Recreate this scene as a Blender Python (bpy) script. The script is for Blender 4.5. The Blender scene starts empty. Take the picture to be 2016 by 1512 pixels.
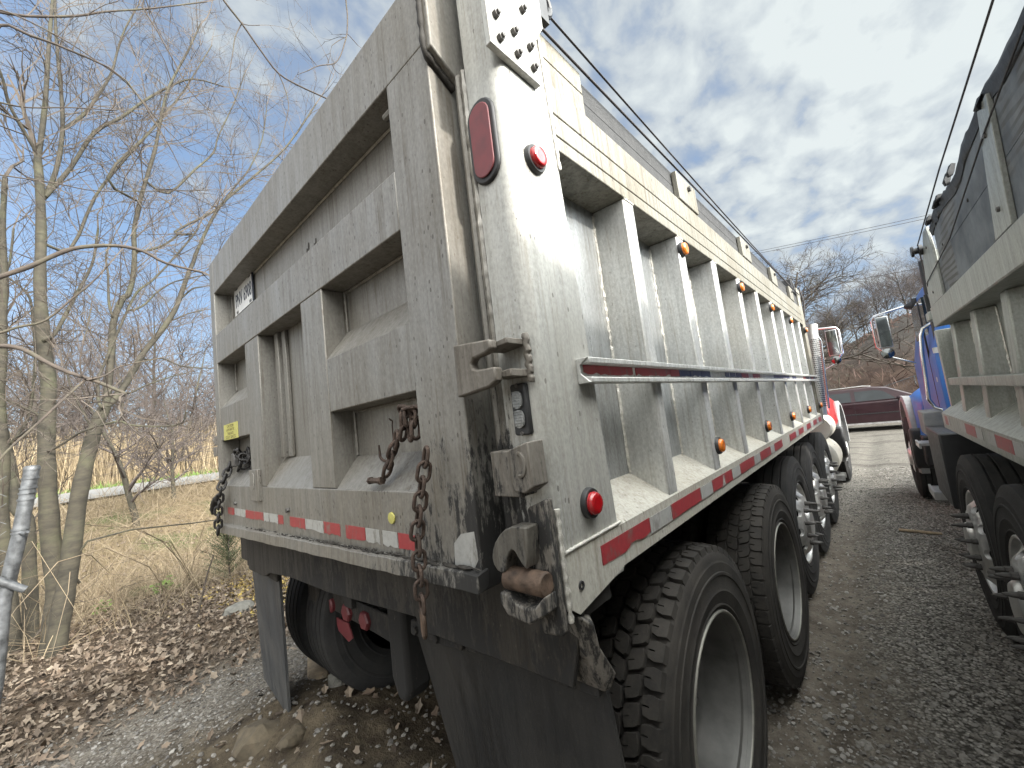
import bpy, bmesh, math, random, json
import numpy as np
from mathutils import Vector, Matrix, noise as mnoise

sc = bpy.context.scene
COL = sc.collection
PI = math.pi
H = 1.13                      # height of the silver truck's bottom rail above the ground

# ---------------------------------------------------------------- camera
cam_d = bpy.data.cameras.new('camera')
cam = bpy.data.objects.new('camera', cam_d); COL.objects.link(cam)
cam_d.sensor_width = 36.0
cam_d.lens = 806.0/2016.0*36.0
cam_d.clip_start = 0.02; cam_d.clip_end = 2000
_right = Vector((0.73289175, 0.6697648, -0.119519))
_down = Vector((-0.15520563, -0.0064489, -0.98786114))
_fwd = Vector((-0.66240539, 0.7425453, 0.09922492))
m = Matrix((( _right.x, -_down.x, -_fwd.x, 0.524), (_right.y, -_down.y, -_fwd.y, -0.668), (_right.z, -_down.z, -_fwd.z, 0.367+H), (0, 0, 0, 1)))
cam.matrix_world = m
sc.camera = cam

# ---------------------------------------------------------------- light
SUN_EL, SUN_AZ = math.radians(28), math.radians(2)      # azimuth measured from +X towards +Y
sdir = Vector((math.cos(SUN_EL)*math.cos(SUN_AZ), math.cos(SUN_EL)*math.sin(SUN_AZ), math.sin(SUN_EL)))
sun_d = bpy.data.lights.new('sun', 'SUN'); sun = bpy.data.objects.new('sun', sun_d); COL.objects.link(sun)
sun_d.energy = 2.5; sun_d.angle = math.radians(2.5); sun_d.color = (1.0, 0.945, 0.86)
sun.rotation_euler = sdir.to_track_quat('Z', 'Y').to_euler()
sc.view_settings.view_transform = 'Standard'; sc.view_settings.look = 'None'
sc.view_settings.gamma = 1.0; sc.view_settings.exposure = 1.2

SKY_FILL_SUN, SKY_FILL_BACK = 16.0, 1.6
class NT:
    """small helper for building node trees"""
    def __init__(s, tree): s.t = tree; s.l = tree.links
    def n(s, typ, **kw):
        nd = s.t.nodes.new(typ)
        for k, v in kw.items():
            if k.startswith('i_'): s.set(nd, k[2:].replace('_', ' '), v)
            else: setattr(nd, k, v)
        return nd
    def set(s, nd, key, v):
        sock = nd.inputs[int(key)] if key.isdigit() else nd.inputs[key]
        if isinstance(v, bpy.types.NodeSocket): s.l.new(v, sock)
        else: sock.default_value = v
    def math(s, op, a, b=0.0, c=None, clamp=False):
        nd = s.t.nodes.new('ShaderNodeMath'); nd.operation = op; nd.use_clamp = clamp
        s.set(nd, '0', a); s.set(nd, '1', b)
        if c is not None: s.set(nd, '2', c)
        return nd.outputs[0]
    def mix(s, fac, a, b, blend='MIX'):
        nd = s.t.nodes.new('ShaderNodeMix'); nd.data_type = 'RGBA'; nd.blend_type = blend
        s.set(nd, '0', fac)
        for k, v in ((6, a), (7, b)):
            if isinstance(v, (tuple, list)) and len(v) == 3: v = (*v, 1)
            s.set(nd, str(k), v)
        return nd.outputs[2]
    def noise(s, vec, scale, detail=4, rough=0.55, dist=0.0):
        nd = s.n('ShaderNodeTexNoise'); s.set(nd, 'Vector', vec)
        nd.inputs['Scale'].default_value = scale; nd.inputs['Detail'].default_value = detail
        nd.inputs['Roughness'].default_value = rough; nd.inputs['Distortion'].default_value = dist
        return nd.outputs['Fac']
    def ramp(s, fac, a, b, lo=0.0, hi=1.0):
        nd = s.n('ShaderNodeMapRange'); nd.clamp = True
        s.set(nd, 'Value', fac); nd.inputs[1].default_value = a; nd.inputs[2].default_value = b
        nd.inputs[3].default_value = lo; nd.inputs[4].default_value = hi
        return nd.outputs[0]
    def scaled(s, vec, sc3):
        nd = s.n('ShaderNodeMapping'); s.set(nd, 'Vector', vec); nd.inputs['Scale'].default_value = sc3
        return nd.outputs[0]
    def xyz(s, vec):
        nd = s.n('ShaderNodeSeparateXYZ'); s.set(nd, '0', vec); return nd.outputs

world = bpy.data.worlds.new('World'); sc.world = world; world.use_nodes = True
wt = world.node_tree; wt.nodes.clear(); W = NT(wt)
sky = W.n('ShaderNodeTexSky'); sky.sky_type = 'NISHITA'; sky.sun_disc = False
sky.sun_elevation = SUN_EL; sky.sun_rotation = PI/2-SUN_AZ
sky.air_density = 1.0; sky.dust_density = 0.8; sky.ozone_density = 1.5
gen = W.n('ShaderNodeTexCoord').outputs['Generated']
X, Y, Z = W.xyz(gen)
den = W.math('ADD', W.math('MAXIMUM', Z, 0.0), 0.30)
cmb = W.n('ShaderNodeCombineXYZ'); W.set(cmb, '0', W.math('DIVIDE', X, den)); W.set(cmb, '1', W.math('DIVIDE', Y, den))
cl1 = W.noise(W.scaled(cmb.outputs[0], (1.0, 0.8, 1)), 9.5, 6, 0.52, 0.2)
cl2 = W.noise(cmb.outputs[0], 1.3, 4, 0.5, 0.3)
dirb = W.math('ADD', W.math('MULTIPLY', W.math('ADD', X, 0.18), 0.46), W.math('MULTIPLY', Z, 0.26))
lowcut = W.ramp(Z, 0.08, 0.30, -0.22, 0.0)
cov = W.math('ADD', W.math('ADD', W.math('ADD', W.math('MULTIPLY', cl1, 1.0), W.math('MULTIPLY', cl2, 0.62)), dirb), lowcut)
mask = W.ramp(cov, 0.60, 0.92)
thick = W.ramp(cov, 0.74, 1.10)
cloudcol = W.mix(thick, (1.95, 2.25, 2.7), (4.2, 4.5, 4.45))
base = W.mix(0.5, sky.outputs[0], (1.9, 2.75, 4.1))
skyc = W.mix(W.math('MULTIPLY', mask, 0.93), base, cloudcol)
# milky band near the horizon
hz = W.ramp(Z, -0.02, 0.30, 0.5, 0.0)
skyc = W.mix(hz, skyc, (2.9, 3.4, 4.0))
# sky out of view, right and behind the camera, brightened to fill the shade
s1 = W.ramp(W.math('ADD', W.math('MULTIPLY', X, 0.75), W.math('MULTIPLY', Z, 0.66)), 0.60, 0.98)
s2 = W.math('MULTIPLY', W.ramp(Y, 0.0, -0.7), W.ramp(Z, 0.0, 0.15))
sky_fill = W.math('MAXIMUM', s1, s2)
skyc = W.mix(W.math('MULTIPLY', sky_fill, 0.85), skyc, (2.7, 2.62, 2.5))
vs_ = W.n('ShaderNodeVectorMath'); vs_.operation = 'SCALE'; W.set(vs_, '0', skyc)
W.set(vs_, 'Scale', W.math('ADD', W.math('ADD', 0.80, W.math('MULTIPLY', s1, SKY_FILL_SUN)), W.math('MULTIPLY', s2, SKY_FILL_BACK)))
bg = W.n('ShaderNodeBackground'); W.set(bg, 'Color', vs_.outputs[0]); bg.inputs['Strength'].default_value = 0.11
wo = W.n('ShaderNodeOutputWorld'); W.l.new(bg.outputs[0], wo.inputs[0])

# ---------------------------------------------------------------- materials
def newmat(name):
    mt = bpy.data.materials.new(name); mt.use_nodes = True
    t = mt.node_tree; t.nodes.clear(); N = NT(t)
    b = N.n('ShaderNodeBsdfPrincipled'); o = N.n('ShaderNodeOutputMaterial'); N.l.new(b.outputs[0], o.inputs[0])
    oc = N.n('ShaderNodeTexCoord').outputs['Object']
    return mt, N, b, oc
def bump(N, b, h, strength=0.3, dist=0.01):
    nd = N.n('ShaderNodeBump'); nd.inputs['Strength'].default_value = strength; nd.inputs['Distance'].default_value = dist
    N.set(nd, 'Height', h); N.l.new(nd.outputs[0], b.inputs['Normal'])
def simple(name, col, rough=0.5, metal=0.0, var=0.25, scale=25, coat=0.0, bumps=0.0):
    mt, N, b, oc = newmat(name)
    f = N.noise(oc, scale, 6, 0.6)
    c = N.mix(N.ramp(f, 0.3, 0.7), tuple(x*(1-var) for x in col), tuple(min(1, x*(1+var)) for x in col))
    N.set(b, 'Base Color', c); N.set(b, 'Roughness', N.ramp(f, 0.3, 0.7, max(0.02, rough-0.08), min(1, rough+0.08))); b.inputs['Metallic'].default_value = metal
    b.inputs['Coat Weight'].default_value = coat; b.inputs['Coat Roughness'].default_value = 0.06
    if bumps: bump(N, b, N.noise(oc, scale*4, 4), bumps, 0.004)
    return mt
def alu(name, base, metal=0.35, rough=0.5, streak=0.35, speck=0.6, tar=None, dirt=0.35, brush=0.0):
    """weathered aluminium with vertical dirt streaks, road specks and optional tar splashes"""
    mt, N, b, oc = newmat(name)
    big = N.noise(oc, 2.3, 5, 0.6)
    st = N.noise(N.scaled(oc, (34, 34, 2.6)), 1.0, 6, 0.65)
    fine = N.noise(N.scaled(oc, (130, 130, 75)), 1.0, 3, 0.65)
    c = N.mix(N.ramp(st, 0.42, 0.68), base, tuple(x*(1-streak) for x in base))
    brown = (base[0]*0.62, base[1]*0.55, base[2]*0.44)
    c = N.mix(N.math('MULTIPLY', N.ramp(big, 0.42, 0.72), dirt), c, brown)
    c = N.mix(N.ramp(fine, 0.50, 0.66, 0.0, 0.30), c, tuple(min(1, x*1.35) for x in base)); c = N.mix(N.ramp(fine, 0.48, 0.32, 0.0, 0.36), c, tuple(x*0.5 for x in base))
    s2 = N.noise(N.scaled(oc, (75, 75, 1.6)), 1.0, 5, 0.7); s3 = N.noise(N.scaled(oc, (14, 14, 4.5)), 1.0, 6, 0.7)
    c = N.mix(N.math('MULTIPLY', N.math('MULTIPLY', N.ramp(s2, 0.50, 0.64), N.ramp(s3, 0.40, 0.62)), dirt*1.7, clamp=True), c, (base[0]*0.42, base[1]*0.36, base[2]*0.28))
    v = N.n('ShaderNodeTexVoronoi'); N.set(v, 'Vector', N.scaled(oc, (1, 1, 0.5))); v.inputs['Scale'].default_value = 70
    sp = N.math('MULTIPLY', N.math('LESS_THAN', v.outputs['Distance'], N.math('MULTIPLY', N.xyz(v.outputs['Color'])[0], 0.24)), N.math('GREATER_THAN', N.xyz(v.outputs['Color'])[1], 0.70))
    c = N.mix(N.math('MULTIPLY', sp, speck), c, (0.07, 0.06, 0.05))
    sp2 = N.ramp(N.math('ADD', N.noise(N.scaled(oc, (1, 1, 0.40)), 95, 4, 0.75), N.math('MULTIPLY', big, 0.10)), 0.685, 0.75)
    c = N.mix(N.math('MULTIPLY', sp2, speck*0.8), c, (0.11, 0.085, 0.06))
    rg = N.ramp(st, 0.3, 0.7, rough-0.08, min(1, rough+0.14))
    mtl = metal
    if tar:
        # tar and asphalt splashes, gathered round the lower right corner of the tailgate
        x, y, z = N.xyz(oc)
        gx = N.ramp(x, tar[0], tar[1]); gz = N.ramp(z, tar[2], tar[3], 0.0, 1.0)
        g = N.math('MULTIPLY', gx, gz)
        tn = N.noise(N.scaled(oc, (60, 60, 17)), 1.0, 9, 0.74, 0.2)
        tb = N.noise(N.scaled(oc, (11, 11, 3)), 1.0, 4, 0.6)
        val = N.math('ADD', N.math('ADD', N.math('MULTIPLY', tn, 0.75), N.math('MULTIPLY', tb, 0.45)), N.math('MULTIPLY', g, tar[4]))
        tm = N.ramp(val, 0.80, 0.88)
        c = N.mix(tm, c, (0.018, 0.017, 0.016))
        rg = N.math('ADD', rg, N.math('MULTIPLY', tm, 0.25))
        mtl = N.math('MULTIPLY', N.math('SUBTRACT', 1.0, tm), metal)
        hgt = N.math('ADD', N.math('MULTIPLY', tm, 1.0), N.math('MULTIPLY', fine, 0.25))
    else:
        hgt = fine
    N.set(b, 'Base Color', c); N.set(b, 'Roughness', rg); N.set(b, 'Metallic', mtl)
    bump(N, b, hgt, 0.25, 0.004)
    return mt

M = {}
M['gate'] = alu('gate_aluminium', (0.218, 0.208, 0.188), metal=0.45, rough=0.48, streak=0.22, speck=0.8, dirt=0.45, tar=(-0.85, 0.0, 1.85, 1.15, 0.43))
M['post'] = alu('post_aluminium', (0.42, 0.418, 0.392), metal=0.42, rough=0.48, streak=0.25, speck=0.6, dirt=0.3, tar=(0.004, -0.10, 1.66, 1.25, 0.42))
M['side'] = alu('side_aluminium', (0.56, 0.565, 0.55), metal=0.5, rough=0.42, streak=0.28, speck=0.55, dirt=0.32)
M['sheet'] = alu('sheet_aluminium', (0.46, 0.48, 0.49), metal=0.7, rough=0.32, streak=0.35, speck=0.35, dirt=0.35)
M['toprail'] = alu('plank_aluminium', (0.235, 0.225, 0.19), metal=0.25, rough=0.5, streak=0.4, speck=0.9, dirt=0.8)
M['sill'] = alu('sill_aluminium', (0.40, 0.385, 0.34), metal=0.15, rough=0.6, streak=0.15, speck=0.5, dirt=0.4)
M['grime'] = alu('tarred_steel', (0.030, 0.026, 0.021), metal=0.05, rough=0.75, streak=0.4, speck=0.9, dirt=0.6, tar=(-3.0, -1.2, 1.5, 0.9, 0.29))
M['hinge'] = alu('tarred_castings', (0.17, 0.155, 0.135), metal=0.2, rough=0.65, streak=0.4, speck=0.9, dirt=0.5, tar=(-1.0, -0.12, 1.75, 1.30, 0.24))
M['hook'] = alu('worn_latch_steel', (0.115, 0.107, 0.093), metal=0.25, rough=0.6, streak=0.3, speck=0.9, dirt=0.5, tar=(-1.0, -0.12, 1.75, 1.3, 0.17))
M['steel'] = alu('grey_truck_steel', (0.30, 0.31, 0.285), metal=0.45, rough=0.42, streak=0.15, speck=0.25, dirt=0.25)
M['weld'] = simple('weld_bead', (0.55, 0.53, 0.48), 0.45, 0.5, 0.3, 90, bumps=0.5)
M['black'] = simple('black_plastic', (0.018, 0.018, 0.019), 0.5, 0, 0.3)
M['chassis'] = simple('chassis_black', (0.022, 0.020, 0.018), 0.8, 0, 0.5, 14, bumps=0.3)
M['chrome'] = simple('chrome', (0.78, 0.78, 0.78), 0.12, 1.0, 0.06, 8)
M['dull_chrome'] = simple('polished_aluminium', (0.55, 0.545, 0.53), 0.38, 0.75, 0.2, 16)
M['rim'] = simple('dusty_rim_grey', (0.095, 0.092, 0.085), 0.55, 0.35, 0.35, 9, bumps=0.2)
M['rimlip'] = simple('worn_rim_lip', (0.17, 0.163, 0.14), 0.5, 0.4, 0.3, 30)
M['wood'] = simple('grey_board', (0.040, 0.040, 0.040), 0.85, 0, 0.45, 30, bumps=0.6)
M['rust'] = simple('rusty_iron', (0.062, 0.042, 0.032), 0.85, 0.15, 0.5, 60, bumps=0.6)
M['rust_orange'] = simple('orange_rust', (0.090, 0.060, 0.042), 0.75, 0.3, 0.7, 30, bumps=0.5)  # brighter, more varied rust for the latch pin and end link
M['blackiron'] = simple('black_greasy_chain', (0.022, 0.02, 0.019), 0.55, 0.3, 0.4, 50, bumps=0.4)
M['bolt'] = simple('dark_bolt', (0.10, 0.095, 0.09), 0.5, 0.6, 0.3, 60)
M['nutcap'] = simple('nut_cover_plastic', (0.050, 0.046, 0.042), 0.6, 0, 0.4, 60)
M['cable'] = simple('wire_rope', (0.05, 0.045, 0.045), 0.6, 0.4, 0.4, 200)
M['redp'] = simple('red_paint', (0.30, 0.010, 0.012), 0.35, 0, 0.15, 5, coat=0.4)
M['bluep'] = simple('blue_paint', (0.012, 0.115, 0.40), 0.5, 0, 0.15, 5, coat=0.1)
M['maroon'] = simple('maroon_paint', (0.018, 0.0035, 0.006), 0.35, 0, 0.2, 5, coat=0.35)
M['car_glass'] = simple('car_window_glass', (0.02, 0.025, 0.027), 0.1, 0, 0.3, 2, coat=0.2)
M['glass'] = simple('dark_window_glass', (0.03, 0.04, 0.045), 0.04, 0, 0.2, 4, coat=1.0)
M['mirror'] = simple('mirror_glass', (0.26, 0.28, 0.28), 0.02, 1.0, 0.02, 3)
M['fgrey'] = simple('grey_fender_plastic', (0.21, 0.21, 0.205), 0.6, 0, 0.2, 12)
M['tank'] = simple('pale_tank_aluminium', (0.74, 0.71, 0.62), 0.35, 0.5, 0.12, 7)
M['tarp'] = simple('black_tarp', (0.014, 0.0145, 0.0155), 0.65, 0, 0.4, 12, bumps=0.4)
M['plate'] = simple('licence_plate_white', (0.55, 0.55, 0.54), 0.5, 0.1, 0.15, 30)
M['ink'] = simple('plate_ink', (0.03, 0.035, 0.05), 0.6, 0, 0.2)
M['yellow'] = simple('yellow_sticker', (0.40, 0.37, 0.10), 0.6, 0, 0.15, 60)
M['stick_ink'] = simple('sticker_ink', (0.12, 0.105, 0.03), 0.6, 0, 0.2)
M['pine'] = simple('cedar_green', (0.052, 0.062, 0.028), 0.9, 0, 0.4, 6)
M['stone'] = simple('pale_stone', (0.12, 0.115, 0.10), 0.9, 0, 0.3, 20, bumps=0.6)
M['clod'] = simple('tan_clay', (0.085, 0.068, 0.045), 0.95, 0, 0.35, 22, bumps=0.8)
M['timber'] = simple('weathered_timber', (0.26, 0.20, 0.13), 0.9, 0, 0.3, 26, bumps=0.5)
M['galv'] = simple('galvanised_pipe', (0.11, 0.115, 0.12), 0.5, 0.4, 0.6, 18, bumps=0.2)
def lens(name, col, emit=0.0):
    mt, N, b, oc = newmat(name)
    f = N.noise(oc, 60, 3)
    N.set(b, 'Base Color', N.mix(f, tuple(x*0.6 for x in col), col))
    b.inputs['Roughness'].default_value = 0.15; b.inputs['Coat Weight'].default_value = 0.6
    w = N.n('ShaderNodeTexWave'); N.set(w, 'Vector', oc); w.inputs['Scale'].default_value = 45
    bump(N, b, w.outputs['Fac'], 0.25, 0.003)
    return mt
M['red_lens'] = lens('red_lens', (0.40, 0.008, 0.012))
M['dull_red'] = simple('weathered_red_lens', (0.135, 0.028, 0.032), 0.5, 0, 0.25, 30)
M['amber'] = lens('amber_lens', (0.75, 0.20, 0.02))
M['clear'] = simple('clear_ribbed_lens', (0.22, 0.225, 0.22), 0.2, 0.2, 0.4, 90, coat=0.6, bumps=0.6)
def tape(name, col):
    mt, N, b, oc = newmat(name)
    f = N.noise(oc, 55, 6, 0.7); g = N.noise(N.scaled(oc, (40, 40, 14)), 1, 5, 0.7)
    c = N.mix(N.ramp(f, 0.35, 0.7), col, tuple(x*0.75 for x in col))
    c = N.mix(N.ramp(g, 0.56, 0.66, 0, 0.75), c, (0.13, 0.12, 0.105))
    N.set(b, 'Base Color', c); b.inputs['Roughness'].default_value = 0.4
    return mt
M['tred'] = tape('red_reflective_tape', (0.28, 0.034, 0.040))
M['twhite'] = tape('white_reflective_tape', (0.33, 0.33, 0.315))
M['tblue'] = tape('dark_blue_tape', (0.02, 0.03, 0.10))
def rubber(name, col=(0.018, 0.017, 0.016), dust=(0.064, 0.057, 0.049), amt=0.75):
    mt, N, b, oc = newmat(name)
    a = N.noise(oc, 7, 6, 0.65); c2 = N.noise(oc, 70, 4, 0.7)
    f = N.math('MULTIPLY', N.ramp(N.math('ADD', N.math('MULTIPLY', a, 0.6), N.math('MULTIPLY', c2, 0.4)), 0.36, 0.66), amt)
    N.set(b, 'Base Color', N.mix(f, col, dust)); N.set(b, 'Roughness', N.ramp(c2, 0.3, 0.7, 0.7, 0.95)); b.inputs['Specular IOR Level'].default_value = 0.22
    bump(N, b, N.noise(oc, 160, 4), 0.25, 0.003)
    return mt
M['tyre'] = rubber('dusty_tyre_rubber')
M['tyre_clean'] = rubber('dark_tyre_rubber', (0.017, 0.017, 0.0175), (0.052, 0.049, 0.045), 0.6)
def flapmat(name, col, dust, amt):
    mt, N, b, oc = newmat(name)
    st = N.noise(N.scaled(oc, (22, 22, 2.2)), 1.0, 6, 0.65, 0.4); bl = N.noise(oc, 5, 6, 0.65); sp = N.noise(oc, 85, 5, 0.7)
    f = N.math('MULTIPLY', N.ramp(N.math('ADD', N.math('MULTIPLY', st, 0.55), N.math('MULTIPLY', bl, 0.45)), 0.42, 0.62), amt)
    c = N.mix(f, col, dust); c = N.mix(N.ramp(sp, 0.60, 0.70, 0, 0.55), c, tuple(x*1.5 for x in dust))
    N.set(b, 'Base Color', c); N.set(b, 'Roughness', N.ramp(st, 0.35, 0.65, 0.5, 0.85))
    bump(N, b, N.math('ADD', st, N.math('MULTIPLY', sp, 0.4)), 0.35, 0.006)
    return mt
M['flap'] = flapmat('mudflap_rubber', (0.007, 0.0073, 0.0078), (0.030, 0.027, 0.023), 0.7)
M['flap_blue'] = flapmat('bluish_mudflap', (0.032, 0.034, 0.037), (0.075, 0.072, 0.066), 0.8)
def woodgrain():
    mt, N, b, oc = newmat('weathered_board')
    v = N.scaled(oc, (3.0, 0.55, 3.0))
    wv = N.n('ShaderNodeTexWave'); wv.wave_type = 'RINGS'; N.set(wv, 'Vector', v); wv.inputs['Scale'].default_value = 3.2
    wv.inputs['Distortion'].default_value = 8; wv.inputs['Detail'].default_value = 3; wv.inputs['Detail Scale'].default_value = 0.9
    f = N.noise(oc, 6, 6, 0.65); pat = N.ramp(N.noise(oc, 2.1, 4), 0.50, 0.56)
    c = N.mix(N.ramp(f, 0.35, 0.65), (0.070, 0.080, 0.092), (0.15, 0.165, 0.175))
    gr = N.math('MULTIPLY', N.math('MULTIPLY', N.ramp(wv.outputs['Fac'], 0.5, 0.75), pat), 0.85)
    c = N.mix(gr, c, (0.020, 0.020, 0.020)); c = N.mix(N.math('MULTIPLY', pat, 0.25), c, (0.20, 0.18, 0.15))
    N.set(b, 'Base Color', c); b.inputs['Roughness'].default_value = 0.8
    bump(N, b, N.noise(oc, 30, 5, 0.7), 0.25, 0.003)
    return mt
M['board'] = woodgrain()
def bark(name, a, c2):
    mt, N, b, oc = newmat(name)
    f = N.noise(N.scaled(oc, (9, 9, 30)), 1.0, 6, 0.65); g = N.noise(oc, 3.5, 4)
    c = N.mix(N.ramp(f, 0.35, 0.7), a, c2); c = N.mix(N.ramp(g, 0.5, 0.75, 0, 0.5), c, (0.10, 0.105, 0.055))
    N.set(b, 'Base Color', c); b.inputs['Roughness'].default_value = 0.9
    bump(N, b, f, 0.5, 0.01)
    return mt
M['bark'] = bark('smooth_grey_bark', (0.060, 0.052, 0.036), (0.028, 0.025, 0.019))
M['twig'] = simple('twig_bark', (0.075, 0.060, 0.047), 0.85, 0, 0.35, 3)
M['bark_dark'] = bark('dark_bark', (0.075, 0.058, 0.045), (0.035, 0.028, 0.024))
M['twig_far'] = simple('far_twigs', (0.078, 0.063, 0.056), 0.9, 0, 0.3, 0.6)
def leafmat(name, cols):
    mt, N, b, oc = newmat(name)
    f = N.noise(oc, 9, 2, 0.5)
    g = N.n('ShaderNodeNewGeometry').outputs['Random Per Island']
    r = N.n('ShaderNodeValToRGB'); N.set(r, '0', g)
    el = r.color_ramp.elements
    while len(el) < len(cols): el.new(0.5)
    for i, cc in enumerate(cols): el[i].position = i/(len(cols)-1); el[i].color = (*cc, 1)
    N.set(b, 'Base Color', N.mix(N.ramp(f, 0.3, 0.7, 0, 0.35), r.outputs[0], (0.05, 0.04, 0.03)))
    b.inputs['Roughness'].default_value = 0.8
    return mt
M['leaf'] = leafmat('dead_leaves', [(0.055, 0.039, 0.028), (0.17, 0.128, 0.092), (0.09, 0.064, 0.045), (0.27, 0.22, 0.165), (0.12, 0.078, 0.05), (0.20, 0.165, 0.13)])
M['leafy'] = leafmat('yellow_leaves', [(0.30, 0.21, 0.045), (0.38, 0.29, 0.085), (0.24, 0.16, 0.055)])
M['straw'] = leafmat('dry_straw', [(0.20, 0.155, 0.095), (0.33, 0.265, 0.17), (0.10, 0.072, 0.044), (0.26, 0.205, 0.135), (0.14, 0.10, 0.06)])
M['reed'] = leafmat('pale_reeds', [(0.26, 0.20, 0.115), (0.36, 0.285, 0.175), (0.18, 0.13, 0.075), (0.30, 0.235, 0.14)])
M['briar'] = leafmat('reddish_brush', [(0.09, 0.046, 0.036), (0.13, 0.075, 0.056), (0.075, 0.048, 0.036)])
M['green'] = leafmat('green_leaves', [(0.07, 0.13, 0.02), (0.12, 0.20, 0.03)])
M['gravel'] = leafmat('gravel_stones', [(0.13, 0.12, 0.107), (0.25, 0.235, 0.21), (0.09, 0.083, 0.077), (0.165, 0.15, 0.128), (0.30, 0.285, 0.26)])

# ---------------------------------------------------------------- mesh helpers
class MB:
    def __init__(s, dz=0.0): s.v = []; s.f = []; s.mi = []; s.cur = 0; s.dz = dz
    def add(s, vs, fs):
        o = len(s.v); s.v.extend([(p[0], p[1], p[2]+s.dz) for p in vs])
        for f in fs: s.f.append([i+o for i in f]); s.mi.append(s.cur)
        return s
    def mat(s, i): s.cur = i; return s
    def box(s, x0, x1, y0, y1, z0, z1):
        vs = [(x, y, z) for z in (z0, z1) for y in (y0, y1) for x in (x0, x1)]
        return s.add(vs, [(0, 2, 3, 1), (4, 5, 7, 6), (0, 1, 5, 4), (2, 6, 7, 3), (0, 4, 6, 2), (1, 3, 7, 5)])
    def prism(s, poly, ax, a, b):
        """polygon in the plane across axis ax ('x': (y,z), 'y': (x,z), 'z': (x,y)) extruded from a to b"""
        def mk(p, t): return (t, p[0], p[1]) if ax == 'x' else (p[0], t, p[1]) if ax == 'y' else (p[0], p[1], t)
        n = len(poly)
        ar = sum(poly[i][0]*poly[(i+1) % n][1]-poly[(i+1) % n][0]*poly[i][1] for i in range(n))
        q = list(poly) if ((ar > 0) == (ax != 'y')) else list(poly)[::-1]
        if a > b: a, b = b, a
        vs = [mk(p, a) for p in q]+[mk(p, b) for p in q]
        return s.add(vs, [tuple(range(n))[::-1], tuple(range(n, 2*n))]+[(i, (i+1) % n, n+(i+1) % n, n+i) for i in range(n)])
    def loft(s, rings, closed=True, caps=True):
        n = len(rings[0]); vs = [p for r in rings for p in r]; fs = []
        for k in range(len(rings)-1):
            for i in range(n if closed else n-1):
                j = (i+1) % n
                fs.append((k*n+i, k*n+j, (k+1)*n+j, (k+1)*n+i))
        if caps: fs += [tuple(range(n))[::-1], tuple(range((len(rings)-1)*n, len(rings)*n))]
        return s.add(vs, fs)
    def tube(s, pts, r, n=8, caps=True):
        k = len(pts); P = [Vector(p) for p in pts]
        rs = list(r) if hasattr(r, '__len__') else [r]*k
        rings = []; up = None
        for i in range(k):
            d = (P[min(i+1, k-1)]-P[max(i-1, 0)])
            d = d.normalized() if d.length > 1e-9 else Vector((0, 0, 1))
            if up is None:
                up = d.orthogonal().normalized()
            else:
                up = up-d*up.dot(d); up = up.normalized() if up.length > 1e-6 else d.orthogonal().normalized()
            w = d.cross(up)
            rings.append([tuple(P[i]+(up*math.cos(a)+w*math.sin(a))*rs[i]) for a in [2*PI*j/n for j in range(n)]])
        return s.loft(rings, True, caps)
    def lathe(s, prof, c, ax='x', n=48, sgn=1, arc=(0, 2*PI)):
        """profile [(offset along axis, radius)] turned about the axis through c"""
        full = abs(arc[1]-arc[0]-2*PI) < 1e-6; m_ = n if full else n+1; rings = []
        for h, r in prof:
            ring = []
            for j in range(m_):
                a = arc[0]+(arc[1]-arc[0])*j/n; ca, sa = math.cos(a)*r, math.sin(a)*r
                if ax == 'x': ring.append((c[0]+sgn*h, c[1]+ca, c[2]+sa))
                elif ax == 'y': ring.append((c[0]+ca, c[1]+sgn*h, c[2]+sa))
                else: ring.append((c[0]+ca, c[1]+sa, c[2]+sgn*h))
            rings.append(ring)
        return s.loft(rings, full, False)
    def ball(s, c, r, n=10, k=6, jit=0.0, rng=None):
        rings = []; rr = r if hasattr(r, '__len__') else (r, r, r)
        for i in range(k+1):
            t = PI*i/k
            rings.append([(c[0]+rr[0]*max(1e-3, math.sin(t))*math.cos(2*PI*j/n)*(1+(rng.uniform(-jit, jit) if rng else 0)), c[1]+rr[1]*max(1e-3, math.sin(t))*math.sin(2*PI*j/n)*(1+(rng.uniform(-jit, jit) if rng else 0)), c[2]-rr[2]*math.cos(t)*(1+(rng.uniform(-jit, jit) if rng else 0))) for j in range(n)])
        return s.loft(rings, True, True)
    def link(s, c, d, nrm, L, wd, r, n=20, k=8):
        """one chain link: a stadium ring of length L along d, lying across normal nrm"""
        d = Vector(d).normalized(); w = Vector(nrm).cross(d).normalized(); h = max(0.0, L/2-wd/2); pts = []
        for i in range(n):
            a = 2*PI*i/n; x, y = math.cos(a)*wd/2, math.sin(a)*wd/2
            pts.append(Vector(c)+d*(y+(h if y >= 0 else -h))+w*x)
        rings = []
        for i in range(n):
            t = (pts[(i+1) % n]-pts[i-1]).normalized(); u = d.cross(w).normalized(); q = t.cross(u)
            rings.append([tuple(pts[i]+(u*math.cos(b)+q*math.sin(b))*r) for b in [2*PI*j/k for j in range(k)]])
        rings.append(rings[0]); return s.loft(rings, True, False)
    def text(s, string, size, mtx, extrude=0.0012, align='CENTER', sx=1.0):
        cu = bpy.data.curves.new('lettering', 'FONT'); cu.body = string; cu.size = size; cu.extrude = extrude
        cu.align_x = align; cu.align_y = 'CENTER'; cu.resolution_u = 2
        ob = bpy.data.objects.new('lettering', cu); COL.objects.link(ob)
        me = bpy.data.meshes.new_from_object(ob.evaluated_get(bpy.context.evaluated_depsgraph_get()))
        vs = [tuple(mtx @ Vector((v.co.x*sx, v.co.y, v.co.z))) for v in me.vertices]
        s.add(vs, [tuple(p.vertices) for p in me.polygons])
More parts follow.
